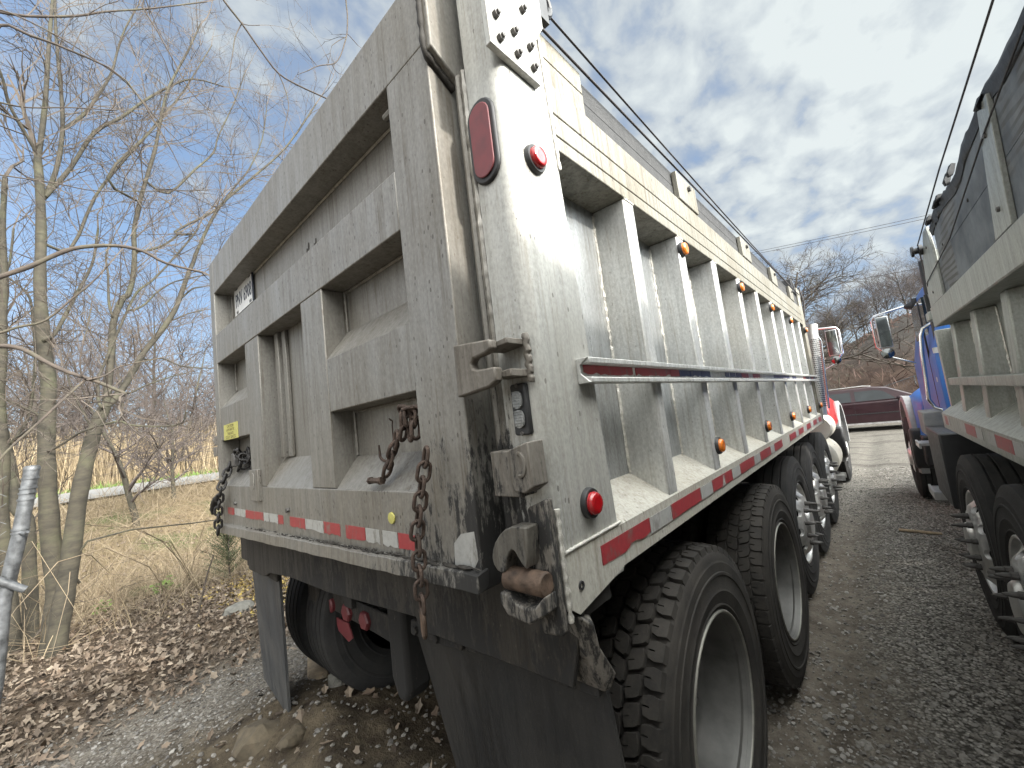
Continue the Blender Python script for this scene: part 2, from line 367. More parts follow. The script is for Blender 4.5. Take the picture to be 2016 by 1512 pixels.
        bpy.data.objects.remove(ob); bpy.data.meshes.remove(me); bpy.data.curves.remove(cu)
        return s
    def build(s, name, mats, parent=None, ang=35, bevel=0.0, seg=2):
        me = bpy.data.meshes.new(name); me.from_pydata(s.v, [], s.f)
        for mt in (mats if isinstance(mats, (list, tuple)) else [mats]): me.materials.append(M[mt] if isinstance(mt, str) else mt)
        me.polygons.foreach_set('material_index', s.mi)
        me.polygons.foreach_set('use_smooth', [ang > 0]*len(s.f)); me.update()
        if 0 < ang < 180: me.set_sharp_from_angle(angle=math.radians(ang))
        ob = bpy.data.objects.new(name, me); COL.objects.link(ob)
        if parent: ob.parent = parent
        if bevel > 0:
            bv = ob.modifiers.new('bevel', 'BEVEL'); bv.width = bevel; bv.segments = seg; bv.limit_method = 'ANGLE'; bv.angle_limit = math.radians(40)
        return ob
def tag(o, label=None, cat=None, group=None, kind=None):
    if label: o['label'] = label
    if cat: o['category'] = cat
    if group: o['group'] = group
    if kind: o['kind'] = kind
    return o
def empty(name, loc=(0, 0, 0), rz=0.0, label=None, cat=None, group=None):
    o = bpy.data.objects.new(name, None); COL.objects.link(o); o.location = loc; o.rotation_euler = (0, 0, rz); o.empty_display_size = 0.2
    return tag(o, label, cat, group)
def copy_tree(o, parent=None):
    c = o.copy(); COL.objects.link(c)
    if parent: c.parent = parent
    for ch in list(o.children): copy_tree(ch, c)
    return c
def sm(a, b, x):
    t = min(1.0, max(0.0, (x-a)/(b-a))); return t*t*(3-2*t)

# ---------------------------------------------------------------- wheels
def tyre_mesh(kind, xo, yc, zc, sgn=1, parent=None, n_pitch=50):
    """tyre whose outer face is at xo; sgn=+1 when the outer face looks to +X"""
    b = MB(H); w = 0.28; xc = xo-sgn*w/2; c = (xc, yc, zc)
    side = [(0.118, 0.478), (0.128, 0.466), (0.136, 0.452), (0.1365, 0.449), (0.1400, 0.444), (0.1412, 0.415), (0.1445, 0.412), (0.1445, 0.404), (0.1415, 0.400), (0.139, 0.36), (0.1425, 0.352), (0.1405, 0.344), (0.133, 0.312), (0.136, 0.306), (0.132, 0.300), (0.124, 0.292), (0.118, 0.276)]
    if kind == 'rib':
        tread = []
        for gx in (-0.078, -0.027, 0.027, 0.078):
            tread += [(gx-0.006, 0.5), (gx-0.004, 0.487), (gx+0.004, 0.487), (gx+0.006, 0.5)]
        prof = [(-x, r) for x, r in side][::-1][:-1]+[(-0.128, 0.478), (-0.118, 0.496)]+tread+[(0.118, 0.496), (0.128, 0.478)]+side[1:]
    else:
        base = 0.486 if kind == 'lug' else 0.490
        side = [(0.124, 0.482), (0.130, 0.470)]+side[2:]
        prof = [(-x, r) for x, r in side][::-1]+[(-0.118, base), (0.118, base)]+side
    b.lathe(prof, c, 'x', 96, sgn)
    if kind != 'rib':
        top = 0.505 if kind == 'lug' else 0.501
        fill = 0.84 if kind == 'lug' else 0.94
        wx = 0.0445 if kind == 'lug' else 0.048
        rows = (-0.101, -0.0505, 0.0, 0.0505, 0.101)
        pt = 2*PI/n_pitch
        rr = random.Random(int(abs(yc)*100))
        for ri, x0 in enumerate(rows):
            for k in range(n_pitch):
                a0 = (k+0.5*(ri % 2)+rr.uniform(-0.02, 0.02))*pt; ha = pt*fill/2; hw = wx/2
                sh = abs(ri-2) == 2
                if sh:
                    o = 1 if ri == 4 else -1
                    poly = [(-hw*0.9*o, -ha*0.78), (-hw*0.1*o, -ha), (hw*1.03*o, -ha*0.86), (hw*1.03*o, ha*0.86), (-hw*0.1*o, ha), (-hw*0.9*o, ha*0.78), (-hw*1.02*o, ha*0.10), (-hw*0.15*o, ha*0.07), (-hw*0.15*o, -ha*0.05), (-hw*1.02*o, -ha*0.08)]
                    if o < 0: poly = poly[::-1]
                else:
                    sk = 0.18*ha*(1 if ri % 2 else -1)
                    poly = [(-hw*0.72, -ha+sk), (hw*0.72, -ha-sk), (hw, -ha*0.2-sk), (hw*0.9, ha*0.75-sk), (hw*0.55, ha-sk), (-hw*0.72, ha+sk), (-hw, ha*0.2+sk), (-hw*0.2, ha*0.13), (-hw*0.2, ha*0.03), (-hw*0.98, ha*0.08+sk), (-hw*0.9, -ha*0.7+sk)]
                n_ = len(poly); vs = []
                tj = rr.uniform(-0.0012, 0.0008)
                for rad, q in ((0.47, 1.03), (top-0.0022+tj, 1.0), (top+tj, 0.965)):
                    for px, pa in poly:
                        drop = 0.006*max(0, (abs(x0+px)-0.06)/0.06)
                        ex = 0.004*(1 if x0 > 0 else -1) if (sh and rad < 0.48 and px*x0 > 0) else 0
                        a = a0+pa*q; rd = rad-drop
                        vs.append((xc+sgn*(x0+px*q+ex), yc+math.cos(a)*rd, zc+math.sin(a)*rd))
                fs = [tuple(range(2*n_, 3*n_))]
                for l in range(2):
                    fs += [(l*n_+i, l*n_+(i+1) % n_, (l+1)*n_+(i+1) % n_, (l+1)*n_+i) for i in range(n_)]
                if sgn < 0: fs = [f[::-1] for f in fs]
                b.add(vs, fs)
    return b.build('tyre', 'tyre_clean' if kind == 'rib' else 'tyre', parent, 30)
def rim_deep(xo, yc, zc, sgn, parent):
    b = MB(H); c = (xo-sgn*0.012, yc, zc)
    b.lathe([(-0.012, 0.296), (0.002, 0.292), (0.006, 0.286), (0.002, 0.280), (-0.012, 0.276), (-0.024, 0.272), (-0.030, 0.262), (-0.055, 0.257), (-0.15, 0.248), (-0.165, 0.238), (-0.178, 0.225), (-0.184, 0.15), (-0.176, 0.135), (-0.172, 0.09), (-0.150, 0.08), (-0.145, 0.0005)], c, 'x', 72, sgn)
    b.mat(1).lathe([(0.0, 0.2925), (0.0075, 0.2885), (0.0085, 0.285), (0.0065, 0.2815), (-0.004, 0.2785)], c, 'x', 72, sgn); b.mat(0)
    for k in range(10):
        a = 2*PI*k/10
        b.lathe([(-0.186, 0.018), (-0.15, 0.018), (-0.145, 0.012), (-0.145, 0.0005)], (c[0], yc+0.165*math.cos(a), zc+0.165*math.sin(a)), 'x', 8, sgn)
    return b.build('rim', ['rim', 'rimlip'], parent, 30)
SPIKE = {}
def rim_convex(xo, yc, zc, sgn, parent, phase=0.1, mat='dull_chrome', caps=True):
    """outward bulging steel disc with ten hand holes, a hub cap and ten spiked nut covers"""
    b = MB(H); cx = xo
    b.lathe([(-0.02, 0.292), (-0.004, 0.290), (0.0, 0.284), (-0.004, 0.276), (-0.028, 0.270), (-0.034, 0.262), (-0.026, 0.254)], (cx, yc, zc), 'x', 80, sgn)
    # ring with real holes
    r0, r1, K = 0.178, 0.254, 10
    def xat(r): return -0.026+0.046*sm(0.254, 0.185, r)
    for k in range(K):
        a0 = 2*PI*(k+phase)/K; ha = PI/K; outer = []; inner = []
        for i in range(16):
            t = 2*PI*i/16; ux, uy = math.cos(t), math.sin(t); q = 1/max(abs(ux), abs(uy))
            aa, rr_ = a0+ha*ux*q, (r0+r1)/2+(r1-r0)/2*uy*q
            outer.append((cx+sgn*xat(rr_), yc+rr_*math.cos(aa), zc+rr_*math.sin(aa)))
            ra = (r0+r1)/2+0.024*uy; aa = a0+0.028*ux/ra
            inner.append((cx+sgn*xat(ra), yc+ra*math.cos(aa), zc+ra*math.sin(aa)))
        back = [(p[0]-sgn*0.02, p[1], p[2]) for p in inner]
        rings = [outer, inner, back]
        if sgn < 0: rings = [r[::-1] for r in rings]
        b.loft(rings, True, False)
    b.lathe([(0.020, 0.178), (0.024, 0.172), (0.026, 0.115), (0.034, 0.108), (0.040, 0.105), (0.050, 0.095), (0.054, 0.07), (0.054, 0.0005)], (cx, yc, zc), 'x', 48, sgn)
    b.lathe([(-0.09, 0.25), (-0.09, 0.0005)], (cx, yc, zc), 'x', 32, sgn)
    rim = b.build('rim', mat, parent, 35)
    for k in range(K if caps else 0):
        a = 2*PI*(k+0.5+phase)/K
        key = sgn
        if key not in SPIKE:
            q = MB(); q.lathe([(0, 0.017), (0.022, 0.017), (0.025, 0.013), (0.040, 0.012), (0.064, 0.006), (0.070, 0.0005)], (0, 0, 0), 'x', 8, sgn)
            SPIKE[key] = q.build('nut_cover', 'nutcap', rim, 30); ob = SPIKE[key]
        else:
            ob = SPIKE[key].copy(); COL.objects.link(ob); ob.parent = rim
        ob.location = (cx+sgn*0.026, yc+0.146*math.cos(a), zc+0.146*math.sin(a)+H)
    return rim

def lamp_round(name, parent, c, r, mat, ax='x', sgn=1, bez=1.35, dome=0.025):
    """round marker lamp: a black rubber bezel carrying a domed lens"""
    b = MB(H); b.lathe([(-0.004, r*bez), (0.006, r*bez), (0.012, r*bez*0.93), (0.012, r*1.02), (0.004, r*1.0)], c, ax, 28, sgn)
    bz = b.build(name, 'black', parent, 40)
    b = MB(H); b.lathe([(0.003, r), (dome*0.7, r*0.99), (dome*0.88, r*0.93), (dome, r*0.8), (dome*0.97, r*0.5), (dome*0.98, 0.0005)], c, ax, 28, sgn)
    b.build('lens', mat, bz, 50)
    return bz

# ---------------------------------------------------------------- the silver dump truck
T1 = empty('dump_truck', (0, 0, 0), 0, 'silver aluminium dump truck with red cab, seen close from its dirty rear corner', 'dump truck')
WT = 2.487                                    # full width; the right side is x = 0
LB = 4.80                                     # body length
def yr(z):                                    # front edge of the post's side plate
    return 0.24-0.046*min(1.3, max(0, z-0.1))/0.95
def post(mirror):
    b = MB(H); rings = []
    for z in (-0.01, 0.02, 0.10, 0.3, 0.6, 1.06, 1.3, 1.45 if mirror else 1.68):
        pr = [(-0.105, 0.15), (-0.105, 0.002), (-0.034, 0.0)]+[(-0.034+0.034*math.sin(a), 0.034-0.034*math.cos(a)) for a in [PI/2*i/6 for i in range(1, 6)]]+[(0.0, 0.036), (0.0, yr(z)), (-0.13, yr(z)), (-0.13, 0.15)]
        ring = [(x, y, z) for x, y in pr]
        if mirror: ring = [(-WT-x, y, z) for x, y, z in ring][::-1]
        rings.append(ring)
    b.loft(rings); return b.build('corner_post', 'post', T1, 40)
post(False); post(True)
for mir in (False, True):
    def X_(x): return -WT-x if mir else x
    def bx(b, x0, x1, *r): b.box(*sorted((X_(x0), X_(x1))), *r)
    b = MB(H); bx(b, -0.135, -0.122, 0.10, LB-0.06, 0.15, 1.06); b.build('side_sheet', 'sheet', T1)
    b = MB(H); poly = [(0, 0), (0.0, 0.094), (-0.006, 0.1005), (-0.1215, 0.168), (-0.1215, -0.02), (-0.10, -0.02), (-0.02, -0.003)]
    b.prism([(X_(x), z) for x, z in poly], 'y', 0.2415, LB-0.02); rail = b.build('bottom_rail', 'sill', T1, 20)
    if not mir: RAIL = rail
    b = MB(H)
    b.prism([(0.0, 0.0), (0.0, 0.098), (0.2395, 0.098), (0.2395, -0.001), (0.04, -0.03)], 'x', *sorted((X_(-0.001), X_(0.0025)))) if not mir else b.box(X_(0), X_(-0.02), 0.2, 0.24, 0, 0.09)
    b.build('rail_end_plate', 'sill', T1)
    b = MB(H)
    for z0, z1 in ((1.060, 1.101), (1.1045, 1.1645), (1.168, 1.255)): bx(b, -0.14, 0.0, yr(1.06)+0.004, LB-0.06, z0, z1)
    b.build('top_rail', 'toprail', T1, 30, 0.003)
    b = MB(H); bx(b, -0.06, -0.018, 0.40, LB-0.06, 1.2555, 1.325); bx(b, -0.06, -0.020, 0.40, LB-0.06, 1.328, 1.397); b.build('side_board', 'wood', T1, 30, 0.003)
    b = MB(H); bx(b, -0.06, -0.003, 0.20, 0.398, 1.2555, 1.325); bx(b, -0.06, -0.003, 0.20, 0.398, 1.328, 1.399); b.build('board_end_plate', 'toprail', T1, 30, 0.002)
    if not mir:
        for k in range(9):
            yc = 0.612+0.468*k+0.004*k*k*0.3
            if yc > LB-0.15: break
            b = MB(H); b.box(-0.1218, -0.0025, yc-0.036, yc+0.036, 0.094, 1.0595); b.build('rib', 'side', T1, 40, 0.006)
            # weld fillets against the sheet, the sill and the top rail
            rr = random.Random(k); b = MB(H)
            zz = [0.17+i*0.012 for i in range(74)]
            b.tube([(-0.1205+rr.uniform(-0.0015, 0.0015), yc-0.038, z) for z in zz], [0.0055+rr.uniform(-0.0014, 0.0014) for _ in zz], 5); b.build('weld_seam', 'weld', T1, 0); b = MB(H)
            zz = [yc-0.034+i*0.0068 for i in range(11)]
            b.tube([(-0.0035, y, 1.0575) for y in zz], [0.0045+rr.uniform(-0.001, 0.001) for _ in zz], 5)
            b.build('weld_seam', 'weld', T1, 0)
        for k, (y, w) in enumerate(((1.15, 0.25), (2.25, 0.24), (3.2, 0.24), (4.1, 0.22))):
            b = MB(H); b.box(-0.017, 0.006, y, y+w, 1.2565, 1.385); b.build('stake_plate', 'toprail', T1, 30, 0.003)
            b = MB(H); b.lathe([(0, 0.013), (0.012, 0.012), (0.013, 0.0005)], (0.006, y+w*0.55, 1.345), 'x', 8); b.build('stake_bolt', 'bolt', T1)
# bulkhead, floor and far inside
b = MB(H); b.box(-WT, 0.0, LB-0.058, LB+0.14, -0.01, 1.48); b.box(-WT-0.002, 0.004, LB+0.02, LB+0.10, 0.02, 1.46); b.build('front_bulkhead', 'toprail', T1, 30, 0.006)
b = MB(H); b.box(-WT+0.136, -0.136, 0.12, LB-0.06, 0.10, 0.155); b.build('bed_floor', 'sheet', T1)
# rub rail: a channel carrying worn red and blue tape
b = MB(H)
b.box(0.0005, 0.034, 0.158, LB-0.05, 0.490, 0.503); b.prism([(0.0, 0.443), (0.036, 0.443), (0.036, 0.455), (0.004, 0.462), (0.0, 0.462)], 'y', 0.158, LB-0.05); b.box(0.0005, 0.006, 0.158, LB-0.05, 0.462, 0.490)
b.prism([(0.0, 0.443), (0.034, 0.443), (0.010, 0.466), (0.010, 0.488), (0.034, 0.503), (0.0, 0.503)], 'y', 0.153, 0.158)
rub = b.build('rub_rail', 'side', T1, 20, 0.0015)
rr = random.Random(5); y = 0.172
while y < LB-0.15:
    L = 0.26 if y < 0.7 else rr.uniform(0.06, 0.22)
    b = MB(H); tm_ = 'tred' if (y < 0.72 or rr.random() < 0.42) else 'tblue'
    if y < 0.72 or rr.random() < 0.72:
        zt = 0.489; n_ = max(2, int(L/0.02)); lo = [(y+L*i/n_, 0.4655+rr.choice((0, 0, 0.001, 0.003, 0.006))) for i in range(n_+1)]
        b.prism([(y, zt)]+lo+[(y+L, zt)], 'x', 0.0062, 0.0078); b.build('reflective_tape', tm_, rub, 0)
    y += L+rr.choice((0.003, 0.003, 0.02))
# red and white tape along the bottom rail
rr = random.Random(2)
reds = [(0.147, 0.404), (0.56, 0.824), (0.96, 1.227), (1.364, 1.627), (1.772, 2.032), (2.148, 2.40), (2.70, 2.96), (3.10, 3.36), (3.55, 3.80), (4.0, 4.26), (4.42, 4.66)]
for i, (a, c) in enumerate(reds):
    b = MB(H); n_ = 9
    lo = [(a+(c-a)*k/n_, 0.030+(rr.choice((0, 0.004, 0.011)) if i < 1 and k > 3 else rr.uniform(0, 0.002))) for k in range(n_+1)]
    b.prism([(a, 0.074)]+lo+[(c, 0.074)], 'x', 0.003, 0.0042); b.build('reflective_tape', 'tred', RAIL, 0); b = MB(H)
    if i == 2: b.prism([(a+0.12, 0.031), (a+0.145, 0.072), (a+0.16, 0.031)], 'x', 0.0043, 0.0050)
    e = reds[i+1][0] if i+1 < len(reds) else 4.74
    if i != 5: b.prism([(c+0.003, 0.031), (e-0.003, 0.031), (e-0.003, 0.0735), (c+0.003, 0.0735)], 'x', 0.003, 0.0042)
    if b.v: b.build('reflective_tape', 'twhite', RAIL, 0)
# marker lamps
lamp_round('tail_lamp', T1, (0.0, 0.091, 0.981), 0.026, 'red_lens')
lamp_round('tail_lamp', T1, (0.0, 0.128, 0.174), 0.0255, 'red_lens')
for y in (1.071, 2.01, 2.914, 3.787, 4.74): lamp_round('marker_lamp', T1, (0.004 if y > 4.6 else -0.0025, y, 1.002), 0.026, 'amber', bez=1.2)
for y in (1.116, 2.061, 2.942, 3.867, 4.74): lamp_round('marker_lamp', T1, (0.004 if y > 4.6 else -0.0025, y, 0.186), 0.027, 'amber', bez=1.3)
# oval tail light and strobe on the post
def oval(w, h, n=10):
    r = w; return [(r*math.cos(a), (h-r)+r*math.sin(a)) for a in [PI*i/n for i in range(n+1)]]+[(r*math.cos(a), -(h-r)+r*math.sin(a)) for a in [PI+PI*i/n for i in range(n+1)]]
c = (-0.066, 1.025)
b = MB(H); b.prism([(c[0]+x, c[1]+z) for x, z in oval(0.043, 0.103)], 'y', -0.008, 0.004); bz = b.build('brake_lamp', 'black', T1, 30, 0.004)
b = MB(H); b.prism([(c[0]+x, c[1]+z) for x, z in oval(0.032, 0.090)], 'y', -0.0125, -0.0082); b.build('lens', 'dull_red', bz, 40, 0.0035, 3)
c = (-0.049, 0.398)
b = MB(H); b.prism([(c[0]+x*(1 if abs(x) < 1 else 1), c[1]+z) for x, z in [(-.0185, -.055), (.0185, -.055), (.021, -.05), (.021, .05), (.0185, .055), (-.0185, .055), (-.021, .05), (-.021, -.05)]], 'y', -0.012, 0.004); bz = b.build('strobe_lamp', 'black', T1, 30, 0.003)
b = MB(H)
for s in (-0.0205, 0.0205):
    b.prism([(c[0]+x, c[1]+s+z) for x, z in oval(0.0125, 0.0195, 6)], 'y', -0.019, -0.0122)
    for k in range(6): b.box(c[0]-0.011, c[0]+0.011, -0.0205, -0.019, c[1]+s-0.015+k*0.006, c[1]+s-0.0125+k*0.006)
b.build('lens', 'clear', bz, 40, 0.001)
for z in (0.449, 0.347):
    b = MB(H); b.lathe([(0, 0.005), (0.003, 0.004), (0.003, 0.0005)], (c[0], -0.012, z), 'y', 8, -1); b.build('screw', 'bolt', bz)

# ---- tailgate (all measured on its rear plane y = -0.06)
YG, YB = -0.06, 0.030
kk = 0.910
def gx(x): return 0.524+(x-0.524)*kk
def gz(z): return 0.367+(z-0.367)*kk
b = MB(H)
def beam(x0, x1, z0, z1, yf=YG, yb=YB): b.box(gx(x0), gx(x1), yf, yb, gz(z0), gz(z1))
e = 0.0008
beam(-2.60, -2.51, -0.012, 1.64); beam(-0.434, -0.235, -0.012, 1.42-e)                 # stiles
beam(-2.51+e, -0.235, 1.42, 1.64)                                                    # top beam
beam(-2.51+e, -0.434-e, 0.967, 1.15, YG+0.001)                                       # second beam
beam(-2.51+e, -0.434-e, -0.012, 0.215, YG+0.0015)                                    # bottom beam
beam(-1.952, -1.74, 0.215+e, 0.967-e, YG+0.003); beam(-1.185, -0.985, 0.215+e, 0.967-e, YG+0.002)
beam(-2.51+e, -1.952-e, 0.484, 0.683, YG+0.0045); beam(-0.985+e, -0.434-e, 0.494, 0.692, YG+0.0035)
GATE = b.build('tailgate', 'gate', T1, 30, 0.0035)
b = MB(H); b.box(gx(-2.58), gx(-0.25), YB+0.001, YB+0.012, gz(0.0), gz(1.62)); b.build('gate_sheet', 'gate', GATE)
# sloped ledges at the foot of each pocket
for x0, x1, z0, dz in ((-2.51, -1.952, 0.683, 0.10), (-1.74, -1.185, 0.215, 0.125), (-0.985, -0.434, 0.692, 0.11), (-0.985, -0.434, 0.215, 0.105), (-2.51, -1.952, 0.215, 0.105)):
    b = MB(H); b.prism([(YG+0.006, gz(z0)), (YB+0.0012, gz(z0)), (YB+0.0012, gz(z0)+dz*kk), (YB-0.006, gz(z0)+dz*kk)], 'x', gx(x0)+0.001, gx(x1)-0.001); b.build('pocket_ledge', 'gate', GATE, 20)
b = MB(H); b.box(gx(-1.70), gx(-1.655), YB-0.03, YB, gz(0.345), gz(0.966)); b.box(gx(-1.645), gx(-1.600), YB-0.016, YB, gz(0.345), gz(0.966)); b.build('stiffener_bar', 'gate', GATE, 30, 0.003)
b = MB(H); rr = random.Random(3)
for (x, z0, z1) in ((-0.985, 0.80, 0.967), (-0.985, 0.325, 0.494), (-2.50, 1.15, 1.42), (-2.50, 0.79, 0.967), (-1.735, 0.34, 0.967)):
    n_ = max(6, int((z1-z0)/0.012)); b.tube([(gx(x)+0.004, YB-0.002, gz(z0+(z1-z0)*i/n_)) for i in range(n_+1)], [0.0065+rr.uniform(-0.0015, 0.0015) for _ in range(n_+1)], 5)
b.tube([(gx(-0.985+0.551*i/30), YB-0.001, gz(0.494)-0.004) for i in range(31)], [0.006+rr.uniform(-0.001, 0.001) for i in range(31)], 5)
b.tube([(gx(-0.985+0.551*i/30), YB-0.001, gz(0.967)-0.004) for i in range(31)], [0.006+rr.uniform(-0.001, 0.001) for i in range(31)], 5)
b.tube([(gx(-2.5+2.06*i/80), YB-0.001, gz(1.42)-0.004) for i in range(81)], [0.006+rr.uniform(-0.001, 0.001) for i in range(81)], 5)
b.build('weld_seam', 'gate', GATE, 0)
# lip along the foot of the gate
b = MB(H); rings = []
n_ = 40; rr = random.Random(9)
for i in range(n_+1):
    t = i/n_; x = -2.275+t*2.115; z0, z1 = -0.022+0.048*t, 0.020+0.044*t
    q = rr.uniform(-0.002, 0.002)
    rings.append([(x, -0.084, z0+q), (x, -0.082, z1+q), (x, YG+0.012, z1+0.004), (x, YG+0.012, z0+0.004)])
b.loft([r[::-1] for r in rings]); b.build('gate_lip', 'gate', GATE, 30, 0.002)
# weld rods and seal in the gap beside the post
b = MB(H); rr = random.Random(4); zz = [0.08+0.012*i for i in range(98)]
b.tube([(-0.137, 0.012, z) for z in zz], 0.012, 8); b.tube([(-0.116, 0.006, z) for z in zz], [0.009+rr.uniform(-0.0022, 0.0022) for _ in zz], 6)
b.build('gap_weld', 'gate', T1, 40)
# hardened road crud lying along the lip
b = MB(H); rr = random.Random(31)
for k in range(170):
    t = (rr.choice((0.3, 0.48, 0.62, 0.66, 0.74, 0.8, 0.93))+rr.gauss(0, 0.045))*0.98; x = -2.2+2.02*t; z0 = 0.022+0.044*(x+2.275)/2.115; s = rr.choice((0.002, 0.0025, 0.003, 0.005))*(0.6+0.7*t)
    b.ball((x, YG-0.004-rr.uniform(0, 0.008), z0+rr.uniform(-0.001, 0.006)), (s*rr.uniform(1.5, 5.0), s*0.8, s*rr.uniform(0.4, 0.8)), 7, 4, 0.35, rr)
o_ = b.build('road_crud', 'grime', GATE, 40); o_['kind'] = 'stuff'
# tape on the bottom beam
rr = random.Random(8)
pieces = [(-2.43, -2.30, 0), (-2.29, -2.09, 1), (-2.084, -1.80, 0), (-1.79, -1.72, 1), (-1.706, -1.60, 1), (-1.59, -1.53, 0), (-1.447, -1.285, 0), (-1.28, -1.11, 1), (-1.105, -0.97, 0), (-0.925, -0.79, 0), (-0.785, -0.70, 1), (-0.68, -0.597, 1), (-0.592, -0.50, 0)]
for x0, x1, mi in pieces:
    b = MB(H); n_ = 6; zt = 0.088+0.006*(x0+2.4)/2; lo = [(gx(x0+(x1-x0)*i/n_), gz(0.046+rr.uniform(0, 0.009))) for i in range(n_+1)]
    b.prism([(gx(x0), gz(zt))]+lo+[(gx(x1), gz(zt))], 'y', YG+0.0002, YG+0.0015); b.build('reflective_tape', 'twhite' if mi else 'tred', GATE, 0)
b = MB(H); b.prism([(gx(-0.335), gz(0.03)), (gx(-0.27), gz(0.025)), (gx(-0.245), gz(0.06)), (gx(-0.25), gz(0.125)), (gx(-0.30), gz(0.115)), (gx(-0.33), gz(0.09))], 'y', YG-0.0012, YG-0.0002); b.build('torn_tape', 'twhite', GATE, 0)
b = MB(H); b.lathe([(0, 0.016), (0.004, 0.015), (0.005, 0.0005)], (gx(-0.615), YG, gz(0.135)), 'y', 12, -1); b.build('round_sticker', 'yellow', GATE, 40)
for xx in (-2.25, -1.455): b = MB(H); b.lathe([(0, 0.010), (0.010, 0.010), (0.011, 0.0005)], (gx(xx), YG, gz(0.118)), 'y', 6, -1); b.build('gate_bolt', 'bolt', GATE, 30)
b = MB(H); b.box(gx(-1.93), gx(-1.80), YG-0.012, YG+0.003, gz(0.145), gz(0.30)); b.box(gx(-1.875), gx(-1.855), YG-0.016, YG-0.012, gz(0.205), gz(0.285)); b.build('patch_plate', 'gate', GATE, 30, 0.003)
b = MB(H); b.tube([(gx(-0.50), YG+0.03, gz(1.375)), (gx(-0.50)+0.045, YG+0.03, gz(1.375))], 0.011, 8); b.build('peg', 'stone', GATE, 40)
b = MB(H)
for xx, s in ((-1.30, 1.0), (-1.22, 0.8)): b.prism([(gx(xx)+dx*s, gz(1.24)+dz*s) for dx, dz in ((-0.018, 0.0), (-0.01, 0.035), (0.002, 0.03), (0.008, 0.055), (0.015, 0.05), (0.013, 0.015), (0.018, -0.01), (0.004, -0.03), (-0.012, -0.02))], 'y', YB-0.001, YB)
b.build('torn_patch', 'grime', GATE, 0)
# licence plate
b = MB(H); b.box(-2.150, -1.822, 0.020, 0.0225, 1.175, 1.335)
b.mat(1); rot = Matrix.Rotation(PI/2, 4, 'X')
b.text('PNV 6908', 0.112, Matrix.Translation((-1.985, 0.0196, 1.250)) @ rot, sx=0.62)
b.text('OHIO', 0.030, Matrix.Translation((-1.985, 0.0196, 1.316)) @ rot) if False else None
for x in (-2.10, -1.87): b.box(x-0.02, x+0.02, 0.0190, 0.0198, 1.318, 1.326)
b.mat(2).box(-2.12, -2.085, 0.0190, 0.0198, 1.180, 1.195); b.box(-1.885, -1.85, 0.0190, 0.0198, 1.180, 1.195)
b.mat(1).box(-1.8215, -1.815, 0.016, 0.0235, 1.173, 1.337)
b.build('license_plate', ['plate', 'ink', 'bolt'], GATE, 0)
# caution sticker
b = MB(H); cxs, czs = gx(-2.30), gz(0.526)
b.box(gx(-2.44), gx(-2.155), YG+0.002, YG+0.0042, gz(0.482), gz(0.573)); b.mat(1)
for k, (s, sz) in enumerate((('CAUTION', 0.023), ('AUTOMATIC', 0.021), ('TAILGATE', 0.021), ('STAY BACK', 0.025))):
    b.text(s, sz, Matrix.Translation((cxs, YG+0.0016, czs+0.030-0.0195*k)) @ rot, 0.0004, sx=1.5 if k == 3 else 1.25)
b.build('warning_sticker', ['yellow', 'stick_ink'], GATE, 0)
# latch plate with a C shaped slot, and the lugs on the post
b = MB(H); b.prism([(-.160, .440), (-.062, .449), (-.040, .458), (-.039, .487), (-.088, .489), (-.104, .494), (-.107, .506), (-.098, .515), (-.060, .519), (-.044, .526), (-.046, .545), (-.158, .556)], 'y', -0.084, YG-0.001); b.build('latch_plate', 'hinge', GATE, 30, 0.004)
b = MB(H); b.prism([(-0.09, 0.528), (-0.018, 0.532), (-0.018, 0.545), (-0.085, 0.538)], 'y', -0.062, 0.004); b.prism([(-0.085, 0.468), (-0.016, 0.464), (-0.016, 0.480), (-0.088, 0.476)], 'y', -0.062, 0.004)
b.tube([(-0.014+0.003*math.sin(i*2.2), -0.004, 0.452+0.0075*i) for i in range(15)], [0.0085+0.002*math.sin(i*3.1) for i in range(15)], 7); b.build('latch_lug', 'hinge', T1, 30, 0.002)
b = MB(H); b.box(-0.112, -0.036, -0.052, -0.0005, 0.222, 0.316); b.build('hinge_block', 'hinge', T1, 30, 0.003)
b = MB(H); b.prism([(-0.050, 0.318), (0.004, 0.332), (0.006, 0.245), (-0.018, 0.232), (-0.046, 0.236), (-0.052, 0.262)], 'y', -0.062, -0.012); b.build('hinge_cheek', 'hinge', T1, 30, 0.003, 2)
b = MB(H); b.tube([(-0.022+0.014*math.cos(a), -0.062, 0.288+0.022*math.sin(a)) for a in [-1.9+0.28*i for i in range(14)]], 0.0045, 6); b.build('hinge_groove', 'hinge', T1, 50)
b = MB(H); b.prism([(-0.050, 0.195), (0.002, 0.215), (0.003, -0.045), (-0.045, -0.05), (-0.055, 0.02), (-0.042, 0.11)], 'y', -0.028, -0.0008); b.build('latch_cheek', 'hinge', T1, 30, 0.006)
b = MB(H); hook = [(-.021, .168), (-.039, .169), (-.060, .168), (-.081, .160), (-.098, .148), (-.114, .131), (-.122, .116), (-.127, .100), (-.124, .086), (-.115, .075), (-.101, .071), (-.092, .077), (-.088, .091), (-.082, .105), (-.074, .116), (-.067, .122), (-.060, .119), (-.054, .110), (-.045, .098), (-.034, .088), (-.028, .108), (-.024, .138)]
b.prism(hook, 'y', -0.066, -0.030); b.build('latch_hook', 'hook', T1, 30, 0.003, 2)
b = MB(H); b.lathe([(-0.05, 0.0235), (0.045, 0.0235), (0.049, 0.0205), (0.049, 0.0005)], (-0.052, -0.046, 0.058), 'x', 24); b.build('latch_pin', 'rust_orange', T1, 35)
